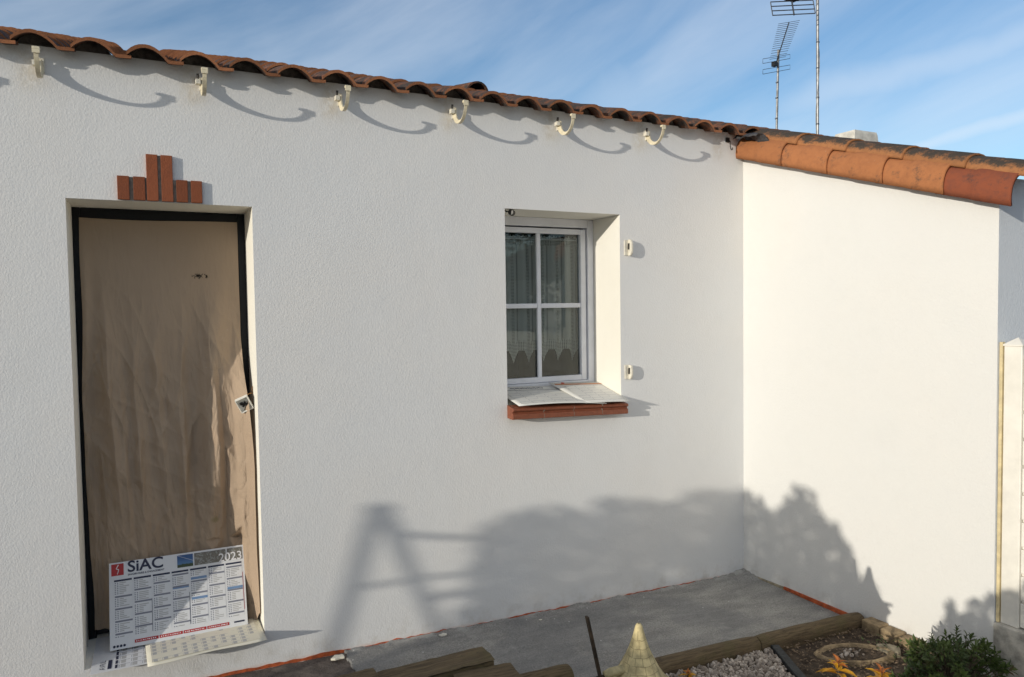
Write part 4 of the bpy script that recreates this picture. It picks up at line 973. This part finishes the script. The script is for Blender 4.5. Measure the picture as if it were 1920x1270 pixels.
# ------------------------------------------------------------------ low wall and plastic fence beyond the side wall
b = MB(); b.box((4.004, -7.0, -.12), (4.16, AY-.004, .292)); o = b.build('low_wall', 'render_old', bevel=.006); tag(o, 'grey rendered low wall under the white plastic fence', 'wall')
fe = empty('plastic_fence', (4.06, -1.76, .292)); tag(fe, 'white plastic slatted fence with capped post on the grey low wall', 'fence')
def fp(b, name, m, **k):
    b.v = [Vector(v)-Vector((4.06, -1.76, .292)) for v in b.v]; return b.build(name, m, fe, **k)
b = MB(); b.box((4.026, -1.7085, .293), (4.050, AY-.004, 1.683)); fp(b, 'wall_profile', 'yellowed_pvc', bevel=.002)
for y in (-1.795, -3.70, -5.60):
    b = MB(); b.box((4.032, y, .293), (4.117, y+.083, 1.664)); po = fp(b, 'post', 'fence_pvc', bevel=.004)
    b = MB(); c = (4.0745, y+.0415); k = .045
    n0 = len(b.v); b.v += [Vector((c[0]+sx*k, c[1]+sy*k, 1.6645)) for sx, sy in ((-1, -1), (1, -1), (1, 1), (-1, 1))]+[Vector((c[0]+sx*k, c[1]+sy*k, 1.672)) for sx, sy in ((-1, -1), (1, -1), (1, 1), (-1, 1))]+[Vector((c[0], c[1], 1.706))]
    for q in range(4): b.face((q, (q+1) % 4, 4+(q+1) % 4, 4+q)); b.face((4+q, 4+(q+1) % 4, 8))
    b.face((3, 2, 1, 0)); b.v = [Vector(v)-Vector((4.06, -1.76, .292)) for v in b.v]; b.build('cap', 'fence_pvc', po)
for (ya, yb) in ((-3.612, -1.797), (-5.512, -3.702)):
    b = MB(); z = .30
    while z < 1.60:
        b.box((4.040, ya, z), (4.090, yb, z+.118)); b.box((4.050, ya, z+.118), (4.082, yb, z+.132)); z += .132
    fp(b, 'slat_panel', 'fence_pvc', bevel=.004)

# ------------------------------------------------------------------ aerials beyond the roof
ae = empty('tv_antenna', (10.70, 6.0, 0)); tag(ae, 'rooftop rake style television aerial on a slim steel mast', 'antenna')
def M2(p): return Vector(p)-Vector((10.70, 6, 0))
b = MB(); b.tube([(0, 0, 0), (.012, 0, 4.9), (.06, 0, 6.50)], .021, 8); mast = b.build('mast', 'mast_steel', ae)
b = MB()
for z in (5.25, 5.62, 5.9): b = MB(); b.tube([(.0+(z-4.9)*.03, 0, z), (.0+(z-4.9)*.03, 0, z+.02)], .026, 8); b.build('mast_band', 'antenna_metal', mast)
fwd = Vector((-.35, -.94, .0)); lat = Vector((.90, -.36, .17)).normalized(); bm = Vector((.12, -1.55, .44)); b0 = Vector((.02, -.02, 6.34))
bm = Vector((.02, -2.9, -.18)) if False else Vector((-.10, -.35, .50))
b = MB(); b.tube([b0-bm*.10, b0+bm], .011, 6); b.build('boom', 'antenna_metal', ae)
for k in range(17):
    t = (k/16)**.85; c = b0+bm*t; ln = .155+.045*t; b = MB(); b.tube([c-lat*ln, c+lat*ln], .0042, 5); b.build('director', 'antenna_metal', ae)
for dz in (0, -.19):
    c = b0+Vector((-.03, 0, -.02+dz)); b = MB(); h = Vector((0, 0, .075)); l2 = lat*.26
    P = [c-l2-h*.55, c+l2-h*.45, c+l2+h*.55, c-l2+h*.55]; b.tube(P+[P[0]], .0048, 5); b.build('reflector', 'antenna_metal', ae)
b = MB(); b.box((-.075, -.04, 6.19), (.005, .04, 6.27)); b.build('clamp', 'black_plastic', ae)

a2 = empty('tv_antenna', (8.67, 3.35, 3.9)); tag(a2, 'tall steel mast carrying a grid panel aerial high above the chimney side of the roof', 'antenna')
b = MB(); b.tube([(0, 0, -.4), (0, 0, .9), (-.01, 0, 3.0)], .019, 10); ms = b.build('mast', 'mast_steel', a2)
b = MB()
for z in (.10, .44, .80, 1.20, 1.55): b = MB(); b.tube([(0, 0, z), (0, 0, z+.02)], .0225, 10); b.build('mast_band', 'antenna_metal', ms)
b = MB(); pts = [(.022*math.cos(z*4.2), .022*math.sin(z*4.2), z) for z in [i*.06 for i in range(-2, 45)]]; b.tube(pts, .0045, 5); b.build('cable', 'grey_metal', ms)
GR = Vector((.93, -.34, .075)).normalized(); GU = Vector((-.05, .15, .95)).normalized(); gc = Vector((-.52, -.02, 2.02))
b = MB(); b.tube([gc-GU*.20, gc+GU*.40], .011, 6); b.build('boom', 'antenna_metal', a2)
for k in range(9):
    c = gc+GU*(-.19+.062*k+(.02 if k > 3 else 0)); ln = .30 if k != 4 else .27; b = MB(); b.tube([c-GR*ln, c+GR*ln], .0075, 5); b.build('grid_bar', 'antenna_metal', a2)
for s_ in (-1, 1):
    for ga, gb in ((-.19, -.01), (.08, .32)):
        b = MB(); b.tube([gc+GR*.30*s_+GU*ga, gc+GR*.30*s_+GU*gb], .007, 5); b.build('grid_side', 'antenna_metal', a2)
b = MB(); b.tube([gc+GU*.30, (0, 0, 2.45)], .012, 6); b.build('cross_arm', 'mast_steel', a2)
b = MB(); b.box(gc+Vector((-.09, -.05, .01)), gc+Vector((.09, .05, .05))); b.build('dipole_box', 'black_plastic', a2)

# ------------------------------------------------------------------ garden to the left of the picture, whose shadow falls on the walls
def src(X, Z, t): return Vector((X-2.9*t, -t, Z+.56*t))
top = [(1.80, .05), (1.93, .26), (1.97, .50), (2.02, .60), (2.15, .645), (2.34, .665), (2.48, .665), (2.60, .625), (2.72, .600), (2.80, .625), (2.92, .672), (3.05, .625), (3.17, .585), (3.30, .580), (3.45, .575), (3.61, .605), (3.8, .60), (4.01, .570), (4.30, .50), (4.46, .455), (4.66, .335), (4.85, .33), (5.0, .335), (5.18, .385), (5.40, .41), (5.62, .390), (5.80, .30), (5.98, .165), (6.18, .10), (6.32, .03), (6.38, -.02), (6.50, -.06), (6.6, -.16), (6.70, -.28), (6.90, -.305), (7.03, -.32), (7.10, -.50), (7.25, -.68), (7.45, -.9), (8.05, -.95), (8.15, -.66), (8.28, -.50), (8.38, -.60), (8.5, -.62), (8.66, -.54), (8.8, -.58), (8.95, -.50), (9.1, -.56), (9.3, -.50), (9.6, -.58)]
def topz(X):
    nz_ = (.035+.035*(X > 4.4))*mnoise.noise((X*6.5, 0, 3))+.022*mnoise.noise((X*19, 0, 8))
    for (a, za), (c, zc) in zip(top, top[1:]):
        if min(a, c) <= X <= max(a, c) and a != c: return za+(zc-za)*(X-a)/(c-a)+nz_
    return -9
def t0(X): return (1.9 if X < 7.8 else 1.3)+.215*(X-2)
def garden_shrub(name, Xa, Xb, n, label, seed):
    rg = random.Random(seed); Xm = (Xa+Xb)/2; tm = t0(Xm)+.25; root = empty(name, (Xm-2.9*tm, -tm, -.05)); tag(root, label, 'shrub', 'shrubs of the unseen garden')
    lf = MB(); st = MB(); cnt = 0
    while cnt < n:
        X = rg.uniform(Xa, Xb); zt = topz(X); t = t0(X)+rg.random()*.55; zb = -.56*t+.05
        if zt < zb: cnt += 1; continue
        Z = zt+.02-(zt-zb)*rg.random()**.95
        p = src(X, Z, t); lf.r = rg.random(); d = Vector((rg.uniform(-1, 1), rg.uniform(-1, 1), rg.uniform(-.4, 1)))
        ln = rg.uniform(.05, .085); lf.leaf(p-d.normalized()*ln*.5-root.location, d, (rg.uniform(-1, 1), rg.uniform(-1, 1), 1), ln, ln*.55, .2, .2); cnt += 1
    for k in range(14):
        X = rg.uniform(Xa, Xb); t = t0(X)+.28; zt = topz(X); p = src(X, zt-.12, t); st.tube([Vector((p.x*.6+root.location.x*.4, p.y*.6+root.location.y*.4, -.05))-root.location, p-root.location], [.014, .004], 5)
    st.build('branch', 'bark', root); lf.build('foliage', 'hedge_leaf', root, recalc=False)
garden_shrub('garden_shrub', 1.80, 3.3, 4200, 'clipped green garden shrub standing beside the wooden trestle', 1)
garden_shrub('garden_shrub', 3.2, 4.7, 4300, 'wide green garden shrub between two others', 2)
garden_shrub('garden_shrub', 4.6, 6.0, 4600, 'tall round green garden shrub left of the photographer', 3)
garden_shrub('garden_shrub', 8.1, 9.6, 2600, 'low leafy garden shrub just below the bottom of the picture', 5)
garden_shrub('garden_shrub', 5.9, 7.5, 4200, 'low sloping green garden shrub nearest the windmill', 4)
tre = empty('trestle', src(1.42, -1.05, 1.9)); tag(tre, 'wooden A frame trestle with three long rails leaning into the garden shrub', 'trestle')
def tp(pts, r, name, th=.012):
    """flat timber in the frame's own plane"""
    b = MB(); P = [src(X, Z, 1.9)-tre.location for X, Z in pts]; rs = r if isinstance(r, list) else [r]*len(P); A = []; B = []
    for i, p in enumerate(P):
        d = (P[min(i+1, len(P)-1)]-P[max(i-1, 0)]).normalized(); n_ = Vector((-d.z, 0, d.x)).normalized()*rs[i]; A.append(p+n_); B.append(p-n_)
    b.prism([q+Vector((0, -th/2, 0)) for q in A+B[::-1]], (0, th, 0)); b.build(name, 'ladder_wood', tre)
tp([(1.40, .815), (1.345, .73), (1.255, .44), (1.135, .10), (.77, -1.05)], [.040, .042, .038, .036, .036], 'leg')
tp([(1.40, .815), (1.465, .71), (1.585, .41), (1.70, .13), (2.16, -1.05)], [.040, .040, .030, .028, .028], 'leg')
tp([(1.33, .775), (1.40, .79), (1.47, .775)], .055, 'top_cap')
tp([(1.27, .405), (1.57, .392)], .011, 'cross_bar')
tp([(1.49, .662), (1.70, .615), (2.2, .52)], .016, 'rail'); tp([(1.60, .40), (1.80, .375), (2.2, .36)], .012, 'rail'); tp([(1.66, .255), (1.80, .275), (2.1, .20)], .018, 'rail')

# ------------------------------------------------------------------ what the window glass mirrors: the far side of the garden
nh = empty('neighbour_house', (12.5, -13.5, 0)); tag(nh, 'white gabled neighbouring house across the garden behind the photographer', 'house')
b = MB(); b.prism([(-3, 2.5, -.1), (3, 2.5, -.1), (3, 2.5, 2.7), (0, 2.5, 4.0), (-3, 2.5, 2.7)], (0, -6, 0)); b.build('walls', 'stucco_smooth', nh)
b = MB()
for s_ in (-1, 1): b.prism([(s_*3.3, 2.8, 2.60), (0, 2.8, 4.05), (0, 2.8, 4.16), (s_*3.3, 2.8, 2.71)], (0, -6.6, 0))
b.build('roof', 'roof_tile', nh)
b = MB(); b.box((-1.9, 2.49, .9), (-.8, 2.53, 2.1)); b.build('window', 'white_pvc', nh)
def tree(x, y, h, r, seed, label):
    rg = random.Random(seed); root = empty('tree', (x, y, -.09)); tag(root, label, 'tree', 'trees across the garden')
    b = MB(); b.tube([(0, 0, 0), (.1, 0, h*.3), (0, .1, h*.6), (.05, 0, h*.85)], [.16, .13, .08, .03], 8)
    for k in range(7): a = k*2.4; z = h*(.3+.07*k); b.tube([(0, 0, z), (r*.6*math.cos(a), r*.6*math.sin(a), z+h*.16)], [.05, .015], 5)
    b.build('trunk', 'bark', root); b = MB(); cl = [Vector((rg.gauss(0, r*.42), rg.gauss(0, r*.42), h*rg.uniform(.35, .95))) for k in range(26)]
    for k in range(2200):
        c = rg.choice(cl); p = c+Vector((rg.gauss(0, r*.17), rg.gauss(0, r*.17), rg.gauss(0, h*.06))); b.r = rg.random(); b.leaf(p, (rg.uniform(-1, 1), rg.uniform(-1, 1), rg.uniform(-.6, .6)), (0, 0, 1), .22, .12)
    b.build('crown', 'hedge_leaf', root, recalc=False)
tree(7.0, -14, 6.0, 2.2, 1, 'tall dark green tree across the garden, left of the neighbouring house'); tree(4.2, -15.5, 5.2, 2.0, 2, 'round dark green tree across the garden behind the photographer'); tree(10.2, -18, 7.0, 2.6, 3, 'broad dark green tree behind the neighbouring house'); tree(17.5, -12, 6.5, 2.6, 4, 'dark green tree right of the neighbouring house')
